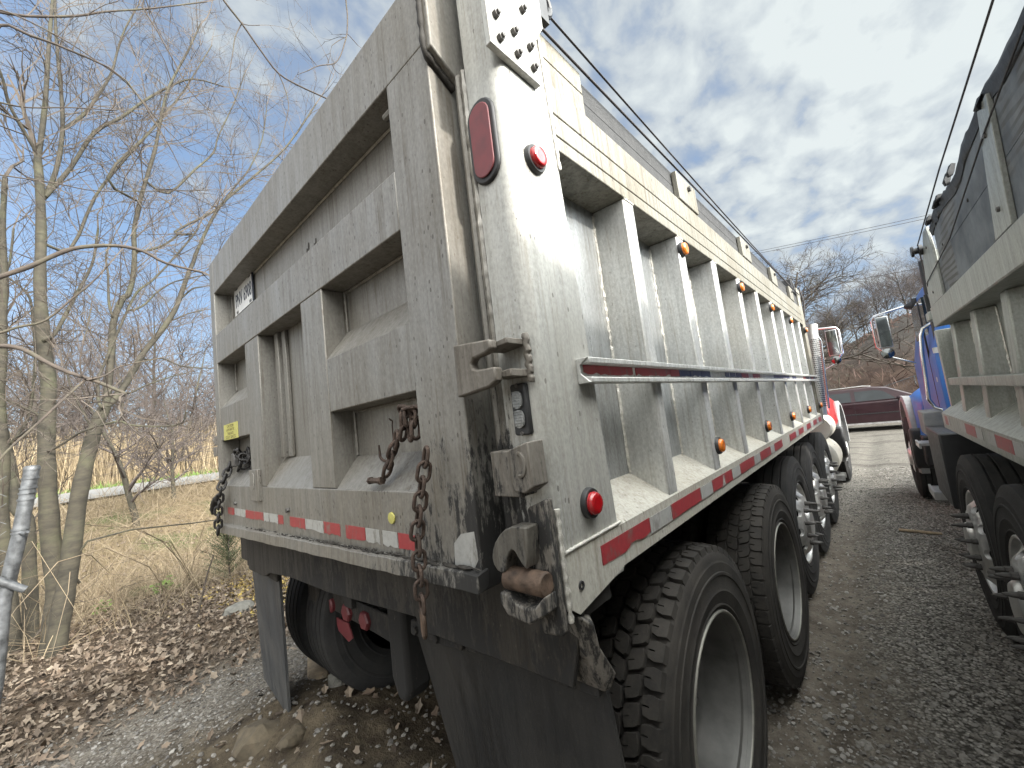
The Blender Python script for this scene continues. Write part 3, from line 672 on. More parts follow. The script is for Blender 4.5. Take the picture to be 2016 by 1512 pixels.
b = MB(H); b.prism([(-.112, .035), (-.09, .034), (-.075, .022), (-.05, .016), (-.02, .022), (.004, .045), (.004, .012), (-.04, -.014), (-.095, -.008), (-.112, .012)], 'y', -0.070, -0.0295); b.build('latch_jaw', 'hinge', T1, 30, 0.004, 2)
# brackets at the top
b = MB(H); b.prism([(-0.070, 1.68), (-0.070, 1.285), (0.018, 1.228), (0.044, 1.268), (0.055, 1.30), (0.058, 1.68)], 'x', gx(-0.235)+0.0008, gx(-0.235)+0.030); b.build('gate_bracket', 'gate', GATE, 30, 0.004)
b = MB(H); rr = random.Random(12); ln = [(-0.069, 1.67-0.014*i) for i in range(28)]+[(-0.068+0.0083*i, 1.283-0.0055*i) for i in range(1, 11)]
b.tube([(gx(-0.235)+0.006, y-0.002, z-0.002) for y, z in ln], [0.009+rr.uniform(-0.002, 0.002) for _ in ln], 7); b.build('bracket_weld', 'grime', GATE, 60)
b = MB(H); b.prism([(-0.034, 1.68), (-0.034, 1.196), (0.142, 1.192), (0.142, 1.31), (0.19, 1.385), (0.19, 1.68)], 'x', 0.0008, 0.017); pp = b.build('bolted_plate', 'post', T1, 30, 0.002)
for y, z in ((-.009, 1.277), (.052, 1.276), (-.003, 1.223), (.111, 1.276), (.056, 1.222), (.116, 1.223), (0.02, 1.36), (.10, 1.37)):
    b = MB(H); b.lathe([(0, 0.0095), (0.010, 0.0095), (0.011, 0.006), (0.016, 0.006), (0.017, 0.0005)], (0.017, y, z), 'x', 6); b.build('bolt', 'bolt', pp, 30)
b = MB(H); b.tube([(0.002, yr(z)+0.003, z) for z in [1.0+0.014*i for i in range(28)]], [0.005+0.0016*math.sin(i*2.4) for i in range(28)], 6); b.build('weld_seam', 'weld', T1, 60); b = MB(H); b.tube([(0.003, 0.01+0.24*i/30, 0.099+0.003*i/30) for i in range(31)], [0.004+0.001*math.sin(i*2.7) for i in range(31)], 6); b.build('weld_seam', 'weld', T1, 60); b = MB(H); b.tube([(0.004, 0.004, -0.03+0.0095*i) for i in range(24)], [0.006+0.0022*math.sin(i*2.3) for i in range(24)], 6); b.build('weld_seam', 'weld', T1, 60)
b = MB(H); b.lathe([(-0.002, 0.010), (0.003, 0.009), (0.003, 0.005), (-0.004, 0.0045), (-0.006, 0.0005)], (0.0026, 0.055, 0.022), 'x', 16); b.build('drain_hole', 'black', T1, 40)
b = MB(H); b.tube([(-0.02, 0.255, 1.50+0.05*math.cos(a)*1.0+0.03) if False else (-0.012, 0.258+0.030*math.cos(a), 1.535+0.036*math.sin(a)) for a in [2*PI*i/16 for i in range(17)]], 0.009, 8); b.box(-0.03, 0.004, 0.205, 0.25, 1.45, 1.60); b.build('cable_eye', 'black', T1, 40)
b = MB(H); b.tube([(-0.012+0.02*i/20, 0.285+4.5*i/20, 1.512-0.11*(i/20)-0.02*math.sin(PI*i/20)) for i in range(21)], 0.0036, 6); b.build('tarp_cable', 'cable', T1, 60)
b = MB(H); b.tube([(0.006, 0.19+4.55*i/20, 1.402-0.006*math.sin(PI*i/20)) for i in range(21)], 0.0042, 6); b.build('edge_cable', 'cable', T1, 60)
# tarp bundle at the front
b = MB(H); rr = random.Random(6)
for k in range(7):
    y0 = LB-0.28+0.06*k; zt = 1.60-0.02*abs(k-3)+rr.uniform(-0.02, 0.03)
    b.loft([[(x+rr.uniform(-0.01, 0.01), y0, 1.40), (x, y0+0.055, 1.40), (x-0.02, y0+0.05, zt), (x-0.01, y0+0.012, zt-0.03+rr.uniform(-0.03, 0.03))] for x in (-WT+0.05, -1.2, -0.02+rr.uniform(-0.02, 0.02))])
b.build('rolled_tarp', 'tarp', T1, 30, 0.004)
b = MB(H); b.tube([(0.01, LB+0.06, 1.50), (0.03, LB+0.08, 1.34), (0.005, LB+0.1, 1.14), (0.003, LB+0.10, 0.8)], 0.007, 6); b.build('tarp_strap', 'cable', T1, 60)

b = MB(H); b.box(-2.535, -2.47, -0.035, 0.02, 0.395, 0.45); b.box(-2.525, -2.47, -0.03, 0.02, 0.46, 0.515); b.build('latch_lug', 'hinge', T1, 30, 0.003)
# ---- underneath, rear
b = MB(H); b.prism([(-2.28, 0.0), (-2.28, -0.265), (-2.02, -0.265), (-1.93, -0.235), (-1.65, -0.212), (-1.23, -0.208), (-0.62, -0.172), (-0.60, -0.205), (-0.05, -0.195), (-0.002, -0.03), (-0.002, 0.0)], 'y', 0.052, 0.066); b.build('rear_apron', 'grime', T1, 30, 0.003)
b = MB(H); b.loft([[(-0.10, 0.05, -0.045), (-0.002, 0.035, -0.03), (0.018, 0.06, -0.055), (-0.01, 0.09, -0.05)], [(-0.16, 0.07, -0.12), (-0.012, 0.055, -0.10), (0.010, 0.085, -0.115), (-0.03, 0.11, -0.11)], [(-0.12, 0.09, -0.20), (0.000, 0.08, -0.165), (0.022, 0.115, -0.175), (-0.02, 0.13, -0.18)], [(-0.06, 0.105, -0.215), (-0.006, 0.10, -0.215), (0.000, 0.12, -0.215), (-0.03, 0.13, -0.215)]]); b.build('bent_bracket', 'hinge', T1, 30, 0.006)
b = MB(H); b.box(-WT+0.14, -0.02, 0.07, 0.20, -0.06, 0.095); b.box(-1.75, -1.55, 0.10, 4.7, -0.16, 0.04); b.box(-0.93, -0.73, 0.10, 4.7, -0.16, 0.04); b.build('bed_subframe', 'chassis', T1)
b = MB(H); b.box(-1.71, -1.62, 0.32, 8.2, -0.46, -0.165); b.box(-0.86, -0.77, 0.32, 8.2, -0.46, -0.165)
for y in (0.5, 1.4, 2.6, 3.6, 4.6, 5.6): b.box(-1.62, -0.86, y, y+0.08, -0.42, -0.2)
b.build('chassis_frame', 'chassis', T1, 30, 0.006)
b = MB(H)
for y in (0.78, 1.96): b.tube([(-2.3, y, -0.63), (-1.5, y, -0.63), (-1.4, y, -0.63), (-1.1, y, -0.63), (-1.0, y, -0.63), (-0.2, y, -0.63)], [0.08, 0.08, 0.17, 0.17, 0.08, 0.08], 14)
for y in (3.13, 4.1, 5.15): b.tube([(-2.3, y, -0.63), (-0.2, y, -0.63)], 0.07, 12)
b.box(-2.05, -1.98, 0.55, 2.2, -0.55, -0.45); b.box(-0.50, -0.43, 0.55, 2.2, -0.55, -0.45); b.build('axle', 'chassis', T1, 40)
for y in (0.78, 1.96):
    kind = 'lug' if y < 1 else 'worn'
    for xo, sg in ((0.0, 1), (-WT, -1)):
        t = tyre_mesh(kind if sg > 0 else 'rib', xo, y, -0.63, sg, T1); rim_deep(xo, y, -0.63, sg, t)
        t = tyre_mesh('rib' if sg < 0 else 'worn', xo-sg*0.33, y, -0.63, sg, T1)
for k, y in enumerate((3.13, 4.1, 5.15)):
    t = tyre_mesh('rib', -0.06, y, -0.63, 1, T1); rim_convex(-0.073, y, -0.63, 1, t, 0.13+0.27*k)
    tyre_mesh('rib', -WT+0.06, y, -0.63, -1, T1)
# mud flaps
def flap(name, top, bot, th, mat, nu=14, nv=16, wav=0.02, seed=1):
    """hanging sheet between a top edge and a bottom edge (lists of xyz), with a little waviness"""
    b = MB(H); rr = random.Random(seed); ph = rr.uniform(0, 6)
    def smp(E_, t):
        f = t*(len(E_)-1); i = min(int(f), len(E_)-2); return Vector(E_[i]).lerp(Vector(E_[i+1]), f-i)
    fr = []; bk = []
    for j in range(nv+1):
        for i in range(nu+1):
            p = smp(top, i/nu).lerp(smp(bot, i/nu), j/nv); p.y += wav*math.sin(ph+3.2*i/nu+1.1*j/nv)*(j/nv)
            fr.append(tuple(p)); bk.append((p.x, p.y+th, p.z))
    b.add(fr+bk, []); N_ = (nu+1)*(nv+1); fs = []
    for j in range(nv):
        for i in range(nu):
            a = j*(nu+1)+i; fs += [(a, a+nu+1, a+nu+2, a+1), (N_+a, N_+a+1, N_+a+nu+2, N_+a+nu+1)]
    ed = [i for i in range(nu+1)]+[(j+1)*(nu+1)-1 for j in range(1, nv+1)]+[nv*(nu+1)+i for i in range(nu-1, -1, -1)]+[j*(nu+1) for j in range(nv-1, 0, -1)]
    for q in range(len(ed)): a, c_ = ed[q], ed[(q+1) % len(ed)]; fs.append((a, c_, c_+N_, a+N_))
    for f in fs: b.f.append(list(f)); b.mi.append(0)
    return b.build(name, mat, T1, 40)
flap('mud_flap', [(-0.73, 0.115, -0.243), (-0.55, 0.113, -0.236), (-0.36, 0.114, -0.212), (-0.25, 0.116, -0.205), (-0.15, 0.12, -0.212), (-0.022, 0.125, -0.205)], [(-0.60, 0.20, -1.08), (-0.3, 0.17, -1.09), (0.075, 0.15, -1.07)], 0.012, 'flap', 24, 20, 0.03, 3)
b = MB(H); rr = random.Random(2); pts = [(-0.73, -0.232), (-0.55, -0.226), (-0.36, -0.202), (-0.25, -0.195), (-0.15, -0.202), (-0.02, -0.195)]
b.loft([[(x, 0.098, z-0.034), (x, 0.102, z+0.008), (x, 0.114, z+0.008), (x, 0.114, z-0.034)][::-1] for x, z in pts])
for x, z in ((-0.70, -0.248), (-0.59, -0.246), (-0.47, -0.234), (-0.30, -0.216), (-0.10, -0.214)): b.lathe([(0, 0.015), (0.009, 0.014), (0.010, 0.0005)], (x, 0.098, z), 'y', 6, -1)
b.build('flap_hanger', 'grime', T1, 30, 0.002)
flap('mud_flap', [(-2.470, 0.115, -0.235), (-2.0, 0.115, -0.255)], [(-2.495, 0.16, -0.965), (-2.075, 0.14, -1.04)], 0.014, 'flap_blue', 8, 10, 0.006, 5)
b = MB(H); b.prism([(-2.485, -0.225), (-1.985, -0.248), (-1.985, -0.305), (-2.485, -0.285)], 'y', 0.098, 0.1145); b.box(-2.48, -2.25, 0.068, 0.11, -0.235, -0.02)
for x in (-2.10, -2.20): b.lathe([(0, 0.016), (0.009, 0.015), (0.010, 0.0005)], (x, 0.098, -0.275), 'y', 6, -1)
b.build('flap_hanger', 'grime', T1, 30, 0.004)
# light bar between the flaps
b = MB(H); b.prism([(-1.98, -0.425), (-1.30, -0.435), (-1.30, -0.555), (-1.45, -0.545), (-1.98, -0.525)], 'y', 0.345, 0.36); bar = b.build('light_bar', 'grime', T1, 30, 0.006)
for x in (-1.915, -1.714, -1.523):
    b = MB(H); b.lathe([(0, 0.046), (0.014, 0.046), (0.022, 0.040), (0.024, 0.0005)], (x, 0.345, -0.498), 'y', 6 if x > -1.8 else 16, -1); lz = b.build('red_lamp', 'dull_red', bar, 30)
b = MB(H); b.prism([(-1.90, -0.565), (-1.74, -0.565), (-1.70, -0.63), (-1.75, -0.66), (-1.86, -0.63)], 'y', 0.35, 0.356); b.build('red_rag_flag', 'dull_red', bar, 0); b = MB(H); b.prism([(-1.35, -0.56), (-1.27, -0.55), (-1.255, -0.70), (-1.29, -0.71), (-1.34, -0.64)], 'y', 0.37, 0.376); b.build('red_rag_flag', 'dull_red', bar, 0)
for x0, zb in ((-2.13, -0.66), (-1.25, -0.74)):
    b = MB(H); b.prism([(x0, -0.16), (x0+0.13, -0.16), (x0+0.135, zb+0.06), (x0+0.10, zb), (x0+0.04, zb), (x0, zb+0.08)], 'y', 0.30, 0.42); b.build('frame_hanger', 'grime', T1, 30, 0.02)

# ---- cab end
CX0, CX1 = -2.14, -0.32
b = MB(H); b.loft([[(x, y, z) for x, y in ((CX0, 5.30), (CX1, 5.30), (CX1, 6.75), (CX0, 6.75))] for z in (-0.35, 0.55)]+[[(x, y, z) for x, y in ((CX0+0.1, 5.34), (CX1-0.1, 5.34), (CX1-0.1, 6.5), (CX0+0.1, 6.5))] for z in (1.28, 1.40)]); cab = b.build('cab', 'redp', T1, 30, 0.05, 3)
b = MB(H); b.prism([(5.75, 0.6), (6.62, 0.6), (6.45, 1.18), (5.75, 1.18)], 'x', CX1-0.085, CX1-0.04); b.build('side_window', 'glass', cab, 20)
b = MB(H); b.loft([[(CX0+0.35, 6.74, -0.3), (CX1-0.33, 6.74, -0.3), (CX1-0.33, 6.74, 0.50), (CX0+0.35, 6.74, 0.50)], [(CX0+0.5, 8.3, -0.3), (CX1-0.48, 8.3, -0.3), (CX1-0.48, 8.3, 0.25), (CX0+0.5, 8.3, 0.25)]]); b.build('hood', 'redp', T1, 30, 0.08, 3)
def fender(root, xa, xb, yc, zc, paint, off=H):
    """front wing: painted arch over the wheel, grey flare along its outer edge, black rear skirt"""
    b = MB(off); rings = []
    for i in range(19):
        a = math.radians(-5+195*i/18); r = 0.63
        rings.append([(x, yc+r*math.cos(a)*sx_, zc+r*math.sin(a)*sz_) for x, sx_, sz_ in ((xa, 1.0, 1.0), (xa, 0.95, 0.95), (xb, 0.97, 1.0), (xb, 1.12, 1.28))])
    b.loft([r[::-1] for r in rings]); fw = b.build('front_fender', paint, root, 50)
    b = MB(off); rings = []; s = 1 if xa < xb else -1
    for i in range(19):
        a = math.radians(-5+205*i/18)
        rings.append([(xa-s*0.035, yc+0.58*math.cos(a), zc+0.60*math.sin(a)), (xa-s*0.04, yc+0.62*math.cos(a), zc+0.62*math.sin(a)), (xa-s*0.02, yc+0.66*math.cos(a), zc+0.66*math.sin(a)), (xa+s*0.05, yc+0.655*math.cos(a), zc+0.655*math.sin(a)), (xa+s*0.05, yc+0.58*math.cos(a), zc+0.58*math.sin(a))])
    b.loft([r[::-1] for r in rings] if s > 0 else rings); b.build('fender_flare', 'fgrey', root, 50)
    b = MB(off); b.prism([(yc-0.71, zc+0.30), (yc-0.61, zc+0.30), (yc-0.57, zc-0.10), (yc-0.60, zc-0.18), (yc-0.70, zc-0.12), (yc-0.735, zc+0.1)], 'x', min(xa-s*0.06, xb), max(xa-s*0.06, xb)); b.build('fender_skirt', 'black', root, 30, 0.03, 3)
b = MB(H); b.loft([[(-0.05, 6.35, -0.2), (-0.6, 6.35, -0.2), (-0.6, 6.35, 0.34), (-0.20, 6.35, 0.33), (-0.07, 6.35, 0.18)][::-1], [(-0.03, 6.9, -0.2), (-0.6, 6.9, -0.2), (-0.6, 6.9, 0.36), (-0.18, 6.9, 0.35), (-0.05, 6.9, 0.18)][::-1], [(-0.05, 7.5, -0.1), (-0.6, 7.5, -0.1), (-0.6, 7.5, 0.30), (-0.2, 7.5, 0.28), (-0.07, 7.5, 0.14)][::-1]]); b.build('hood_shoulder', 'redp', T1, 60, 0.04, 3)
for xa, xb in ((-0.06, -0.48), (-WT, -WT+0.42)): fender(T1, xa, xb, 7.72, -0.53, 'redp')
for xo, sg in ((-0.05, 1), (-WT, -1)):
    t = tyre_mesh('rib', xo, 7.72, -0.63, sg, T1); rim_convex(xo-sg*0.03, 7.72, -0.63, sg, t, 0.3, caps=False)
b = MB(H); b.tube([(-0.015-0.02, 5.12, 0.06), (0.028, 5.2, 1.10)], 0.058, 24); st = b.build('exhaust_stack', 'dull_chrome', T1, 60)
b = MB(H)
for k in range(34):
    z = 0.16+0.023*k; xx = -0.03+0.0575*(z-0.06)
    for j in range(9):
        a = -1.9+0.31*j+(0.155 if k % 2 else 0); yy = 5.12+0.08*(z-0.06)
        b.box(xx+0.0575*math.cos(a)-0.006, xx+0.0575*math.cos(a)+0.006, yy+0.0575*math.sin(a)-0.006, yy+0.0575*math.sin(a)+0.006, z, z+0.009)
b.build('heat_shield_holes', 'rim', st, 0)
b = MB(H); b.tube([(0.03, 5.30, 0.12), (0.075, 5.32, 0.9), (0.055, 5.29, 0.98), (0.02, 5.24, 1.0)], 0.012, 8); b.build('grab_rail', 'chrome', T1, 60)
b = MB(H); b.lathe([(-0.30, 0.0005), (-0.30, 0.22), (-0.28, 0.25), (0.28, 0.25), (0.33, 0.22), (0.35, 0.10), (0.35, 0.0005)], (-0.24, 5.85, -0.50), 'y', 32); b.build('fuel_tank', 'tank', T1, 40)
b = MB(H); b.lathe([(-0.3, 0.0005), (-0.30, 0.15), (-0.28, 0.165), (0.2, 0.165), (0.26, 0.12), (0.27, 0.0005)], (-0.16, 5.85, -0.12), 'y', 28); b.build('air_cleaner', 'tank', T1, 40)
b = MB(H)
for k in range(4): b.box(-0.20, 0.02, 5.62+0.05*k, 5.65+0.05*k, -0.74, -0.72)
b.box(-0.20, 0.03, 5.60, 5.62, -0.76, -0.70); b.box(-0.2, 0.03, 5.80, 5.82, -0.76, -0.70); b.build('step', 'dull_chrome', T1, 20)
b = MB(H); b.box(-0.35, -0.10, LB+0.16, LB+0.60, -0.035, -0.02); b.box(-0.35, -0.09, LB+0.16, LB+0.60, -0.05, -0.0355); b.build('quarter_fender', 'dull_chrome', T1, 20, 0.004)
b = MB(H); b.box(-2.2, -0.3, 5.35, 7.0, -0.6, -0.35); b.box(-2.4, -0.06, 8.4, 8.6, -0.75, -0.35); b.build('front_underbody', 'black', T1, 20)
def mirror(root, s, x0, y, ztop, zbot, wdt, off=H, xarm=None, head='black', hw=0.10):
    """west coast mirror: bent tube bracket, tall flat mirror, round convex mirror below it. s = side the mirror sticks out to"""
    b = MB(off); xo = x0+s*wdt
    pts = [(x0, y+0.02, ztop+0.10), (x0+s*wdt*0.7, y, ztop+0.06), (xo-s*0.01, y, ztop+0.045), (xo+s*0.016, y, ztop), (xo+s*0.016, y, zbot+0.02), (xo-s*0.02, y, zbot-0.02), (xo-s*0.05, y, zbot-0.06)]
    b.tube(pts, 0.012, 8); b.tube([(xo-s*0.06, y+0.03, zbot-0.10), (x0+s*0.02, y+0.04, zbot-0.26)], 0.010, 8); arm = b.build('mirror_arm', 'chrome', root, 60)
    xm = sorted((xo-s*0.012, xo-s*(0.012+hw)))
    b = MB(off); b.box(*xm, y-0.012, y+0.035, zbot, ztop+0.02); hd = b.build('mirror_head', 'dull_chrome', root, 30, 0.006)
    b = MB(off); b.box(xm[0]+0.006, xm[1]-0.006, y-0.0145, y-0.0125, zbot+0.008, ztop+0.012); b.build('mirror_glass', 'mirror', hd, 0)
    b = MB(off); cxm = xo-s*(0.012+hw*0.45); b.lathe([(0.03, 0.0005), (0.03, 0.045), (0.005, 0.058), (-0.006, 0.058), (-0.008, 0.054)], (cxm, y, zbot-0.066), 'y', 24); rd = b.build('convex_mirror', 'black', root, 40)
    b = MB(off); b.lathe([(-0.0075, 0.054), (-0.012, 0.042), (-0.016, 0.022), (-0.018, 0.0005)], (cxm, y, zbot-0.066), 'y', 24); b.build('mirror_glass', 'mirror', rd, 60)
mirror(T1, 1, -0.22, 6.6, 1.13, 0.79, 0.40, hw=0.125)
T1.location = (0, 0, 0)

# ---------------------------------------------------------------- the grey dump truck with the blue cab
T2 = empty('dump_truck', (0.792, 3.383, 0), math.radians(2.0), 'grey steel dump truck with blue cab and black board sides, parked close on the right', 'dump truck')
W2 = 2.44; L2 = 6.0
for mir in (False, True):
    def q(x): return W2-x if mir else x
    def bx(b, x0, x1, *r): b.box(*sorted((q(x0), q(x1))), *r)
    b = MB(H); b.prism([(q(x), z) for x, z in [(0, 0), (0, 0.098), (0.006, 0.104), (0.132, 0.205), (0.132, -0.02), (0.02, -0.004)]], 'y', -L2, 0.0); r2 = b.build('bottom_rail', 'steel', T2, 20)
    if not mir:
        rr = random.Random(7)
        for a, w_ in ((-0.045, 0.17), (-0.62, 0.40), (-1.25, 0.4), (-1.9, 0.42)):
            for f0, f1, tm_ in ((0.36, 0.0, 'twhite'), (1.0, 0.37, 'tred'), (1.35, 1.01, 'twhite')):
                b = MB(H); b.prism([(a-w_*f0, 0.03), (a-w_*f1, 0.03), (a-w_*f1, 0.085), (a-w_*f0, 0.085)], 'x', -0.0014, -0.0002); b.build('reflective_tape', tm_, r2, 0)
    b = MB(H); bx(b, 0.1325, 0.145, -L2, -0.02, 0.18, 0.66); b.build('side_sheet', 'steel', T2)
    b = MB(H); b.prism([(q(x), z) for x, z in [(0, 0.650), (0.0, 0.762), (0.004, 0.768), (0.15, 0.768), (0.15, 0.650), (0.004, 0.645)]], 'y', -L2, -0.50+0.0); b.build('top_rail', 'steel', T2, 20, 0.002)
    for k in range(10 if not mir else 0):
        y = -0.535-0.553*k
        b = MB(H); b.loft([[(0.040, y-0.05, 0.125), (0.040, y+0.05, 0.125), (0.1322, y+0.075, 0.16), (0.1322, y-0.075, 0.16)], [(0.066, y-0.045, 0.649), (0.066, y+0.045, 0.649), (0.1322, y+0.075, 0.649), (0.1322, y-0.075, 0.649)]]); b.build('rib', 'steel', T2, 30, 0.006)
        rr = random.Random(k); b = MB(H); zz = [0.21+0.011*i for i in range(40)]
        for s in (-0.08, 0.08): b.tube([(0.131, y+s, z) for z in zz], [0.006+rr.uniform(-0.0025, 0.0015) for _ in zz], 5)
        b.tube([(0.134-0.1*i/10, y-0.075+0.02*i/10, 0.20-0.078*i/10) for i in range(11)], [0.005+rr.uniform(-0.001, 0.001) for _ in range(11)], 5)
        b.build('weld_seam', 'weld', T2, 0)
    b = MB(H); bx(b, 0.000, 0.045, -L2, -0.56, 0.292, 0.334); b.build('rub_rail', 'steel', T2, 30, 0.004)
    # board sides: two planks, metal end plate and stakes
    b = MB(H); bx(b, 0.016, 0.055, -L2, -0.93, 0.769, 0.9575); b.build('side_board', 'board', T2, 30, 0.003)
    b = MB(H); rr = random.Random(3); n_ = 40; y0, y1 = -L2, -1.0
    zt = [1.14+0.04*min(1, i/14)+0.018*math.sin(i*0.9)+rr.uniform(-0.008, 0.008) for i in range(n_+1)]
    rings = []
    for i in range(n_+1):
        y = y1+(y0-y1)*i/n_; rings.append([(q(0.016), y, 0.958), (q(0.055), y, 0.958), (q(0.055), y, zt[i]-0.01), (q(0.016), y, zt[i]-0.012)][::(1 if mir else -1)])
    b.loft(rings); b.build('upper_board', 'board', T2, 20)
    b = MB(H); rings = []
    for i in range(0, n_*3+1):
        y = y1+0.03+(y0-y1-0.03)*i/(n_*3); f = i/3; j = min(int(f), n_-1); z = zt[j]+(zt[j+1]-zt[j])*(f-j)
        lift = 0.01+(0.45*sm(-3.0, -3.9, y))+rr.uniform(-0.006, 0.008)  # towards the unseen rear the tarp is raised to shade the left ground
        hang = 0.035+0.015*math.sin(i*0.37)+rr.uniform(-0.010, 0.010); out = rr.uniform(-0.004, 0.006)
        rings.append([(q(0.010+out), y, z-hang), (q(0.006+out), y, z-hang*0.4), (q(0.012), y, z+lift*0.7), (q(0.08), y, z+lift+0.005), (q(0.30), y, z+lift+0.01), (q(0.30), y, z-0.05), (q(0.012), y, z-0.05)][::(1 if mir else -1)])
    b.loft(rings); b.build('tarp_edge', 'tarp', T2, 70)
    if not mir:
        for y, s in ((-1.05, 0.7), (-1.30, 0.6), (-1.36, 0.5), (-1.62, 0.8), (-1.70, 0.7), (-2.2, 0.6)):
            b = MB(H); b.loft([[(0.004, y-0.02*s, 1.172), (-0.002, y+0.015*s, 1.172), (0.02, y+0.02*s, 1.176)], [(-0.010, y-0.012*s, 1.145), (-0.014, y+0.02*s, 1.14), (0.012, y+0.02*s, 1.145)], [(-0.006, y+0.004*s, 1.165-0.05*s), (-0.010, y+0.014*s, 1.165-0.055*s), (0.004, y+0.012*s, 1.165-0.05*s)]]); b.build('torn_tarp_strip', 'tarp', T2, 25)
        b = MB(H); b.prism([(-0.955, 0.769), (-0.955, 1.02), (-0.90, 1.16), (-0.78, 1.165), (-0.70, 1.10), (-0.62, 1.07), (-0.56, 0.97), (-0.52, 0.90), (-0.50, 0.769)], 'x', 0.004, 0.016); b.build('end_plate', 'steel', T2, 30, 0.002)
        for y in (-2.03, -3.2):
            b = MB(H); b.prism([(y+0.01, 0.7695), (y-0.17, 0.7695), (y-0.22, 1.15), (y-0.115, 1.15)], 'x', 0.002, 0.0155); sp_ = b.build('stake_plate', 'steel', T2, 30, 0.002)
            b = MB(H)
            for z in (0.84, 1.06): b.lathe([(0, 0.009), (0.006, 0.008), (0.008, 0.0005)], (0.002, y-0.085-(z-0.77)*0.2, z), 'x', 8, -1)
            b.build('stake_bolt', 'bolt', sp_)
        for y, z in ((-0.80, 1.07), (-0.70, 0.83), (-1.15, 0.99), (-1.75, 1.0)):
            b = MB(H); b.lathe([(0, 0.008), (0.004, 0.007), (0.005, 0.0005)], (0.004 if y > -0.9 else 0.016, y, z), 'x', 8, -1); b.build('board_bolt', 'bolt', T2)
b = MB(H); b.box(0.05, W2-0.05, -0.06, 0.0, 0.10, 0.66); b.box(0.02, W2-0.02, -0.53, -0.0+0.004, 0.645, 0.74) if False else None
b.box(0.06, W2-0.06, -0.55, -0.52, 0.64, 1.10); b.build('front_bulkhead', 'steel', T2, 30, 0.004)
b = MB(H); b.box(0.16, W2-0.16, -L2, -0.06, 0.15, 0.19); b.box(0.0, W2, -L2-0.08, -L2-0.002, 0.0, 1.1); b.build('bed_floor', 'steel', T2)
b = MB(H); b.box(0.95, 2.30, 0.04, 0.56, -0.20, 1.15); b.build('gap_sun_blocker', 'black', T2, 30, 0.03)  # box added to stop sun coming through the gap between cab and body
# pulley bracket, cables
b = MB(H); b.box(-0.005, 0.14, -0.42, -0.30, 0.70, 0.755); b.build('pulley_bracket', 'steel', T2, 30, 0.006)
b = MB(H); b.lathe([(-0.015, 0.035), (-0.006, 0.022), (0.006, 0.022), (0.015, 0.035), (0.02, 0.0005)], (0.03, -0.36, 0.84), 'x', 18); b.box(0.0, 0.06, -0.375, -0.345, 0.755, 0.87); b.build('pulley', 'black', T2, 40)
b = MB(H); b.lathe([(-0.03, 0.0005), (-0.03, 0.03), (-0.02, 0.032), (-0.016, 0.018), (0.0, 0.018), (0.004, 0.032), (0.02, 0.03), (0.02, 0.012), (0.05, 0.012)], (-0.015, -0.66, 1.095), 'x', 18); b.build('cable_wheel', 'black', T2, 40)
b = MB(H); b.tube([(0.03, -0.36, 0.86), (-0.01, -0.66, 1.12)], 0.004, 6); b.tube([(-0.012, -0.66, 1.125), (-0.012, -1.6, 1.203), (-0.012, -2.5, 1.25), (0.0, -5.9, 1.45)], 0.003, 6)
b.tube([(0.03, -0.36, 0.83), (-0.001, -0.6, 0.905), (-0.001, -1.42, 0.946), (-0.001, -2.2, 1.07), (0.0, -2.9, 1.15)], 0.0025, 6); b.build('tarp_cable', 'cable', T2, 60)
# running gear
b = MB(H); b.box(0.78, 0.87, -4.7, 4.6, -0.46, -0.165); b.box(1.57, 1.66, -4.7, 4.6, -0.46, -0.165); b.box(0.55, 1.9, -4.6, -0.1, -0.16, 0.14); b.build('chassis_frame', 'chassis', T2)
for k, y in enumerate((-0.45, -1.40, -2.35)):
    t = tyre_mesh('rib', -0.015, y, -0.63, -1, T2); rim_convex(-0.005, y, -0.63, -1, t, 0.1+0.3*k)
    tyre_mesh('rib', W2, y, -0.63, 1, T2)
b = MB(H)
for y in (-0.45, -1.40, -2.35, 3.2): b.tube([(0.2, y, -0.63), (2.25, y, -0.63)], 0.07, 12)
b.build('axle', 'chassis', T2, 40)
b = MB(H); b.box(-0.03, 0.55, 0.12, 0.80, -0.58, -0.055); b.build('battery_box', 'black', T2, 30, 0.012)
b = MB(H); b.box(-0.03, 0.5, 0.84, 1.2, -0.14, 0.06); b.build('tool_box', 'fgrey', T2, 30, 0.01)
b = MB(H)
for k in range(5): b.box(-0.05+0.0, 0.2, 0.92+0.06*k, 0.955+0.06*k, -0.645, -0.62)
b.box(-0.05, 0.2, 0.88, 0.905, -0.68, -0.615); b.box(-0.06, -0.045, 0.88, 1.25, -0.68, -0.615); b.build('step', 'dull_chrome', T2, 20)
b = MB(H)
for k in range(4): b.box(-0.05, 0.2, 1.32+0.06*k, 1.355+0.06*k, -0.28, -0.255)
b.box(-0.06, -0.045, 1.28, 1.6, -0.30, -0.25); b.build('step', 'dull_chrome', T2, 20)
b = MB(H); b.loft([[(x, y, z) for x, y in ((0.10, 0.62), (2.34, 0.62), (2.34, 2.25), (0.10, 2.25))] for z in (-0.30, 0.50)]+[[(x, y, z) for x, y in ((0.20, 0.66), (2.24, 0.66), (2.24, 2.0), (0.20, 2.0))] for z in (1.12, 1.22)]); cab2 = b.build('cab', 'bluep', T2, 30, 0.05, 3)
b = MB(H); b.prism([(1.05, 0.56), (2.02, 0.56), (1.86, 1.05), (1.05, 1.05)], 'x', 0.135, 0.17); b.build('side_window', 'glass', cab2, 20)
b = MB(H); b.box(0.098, 0.11, 1.0, 1.02, -0.28, 1.0); b.build('door_seam', 'black', cab2)
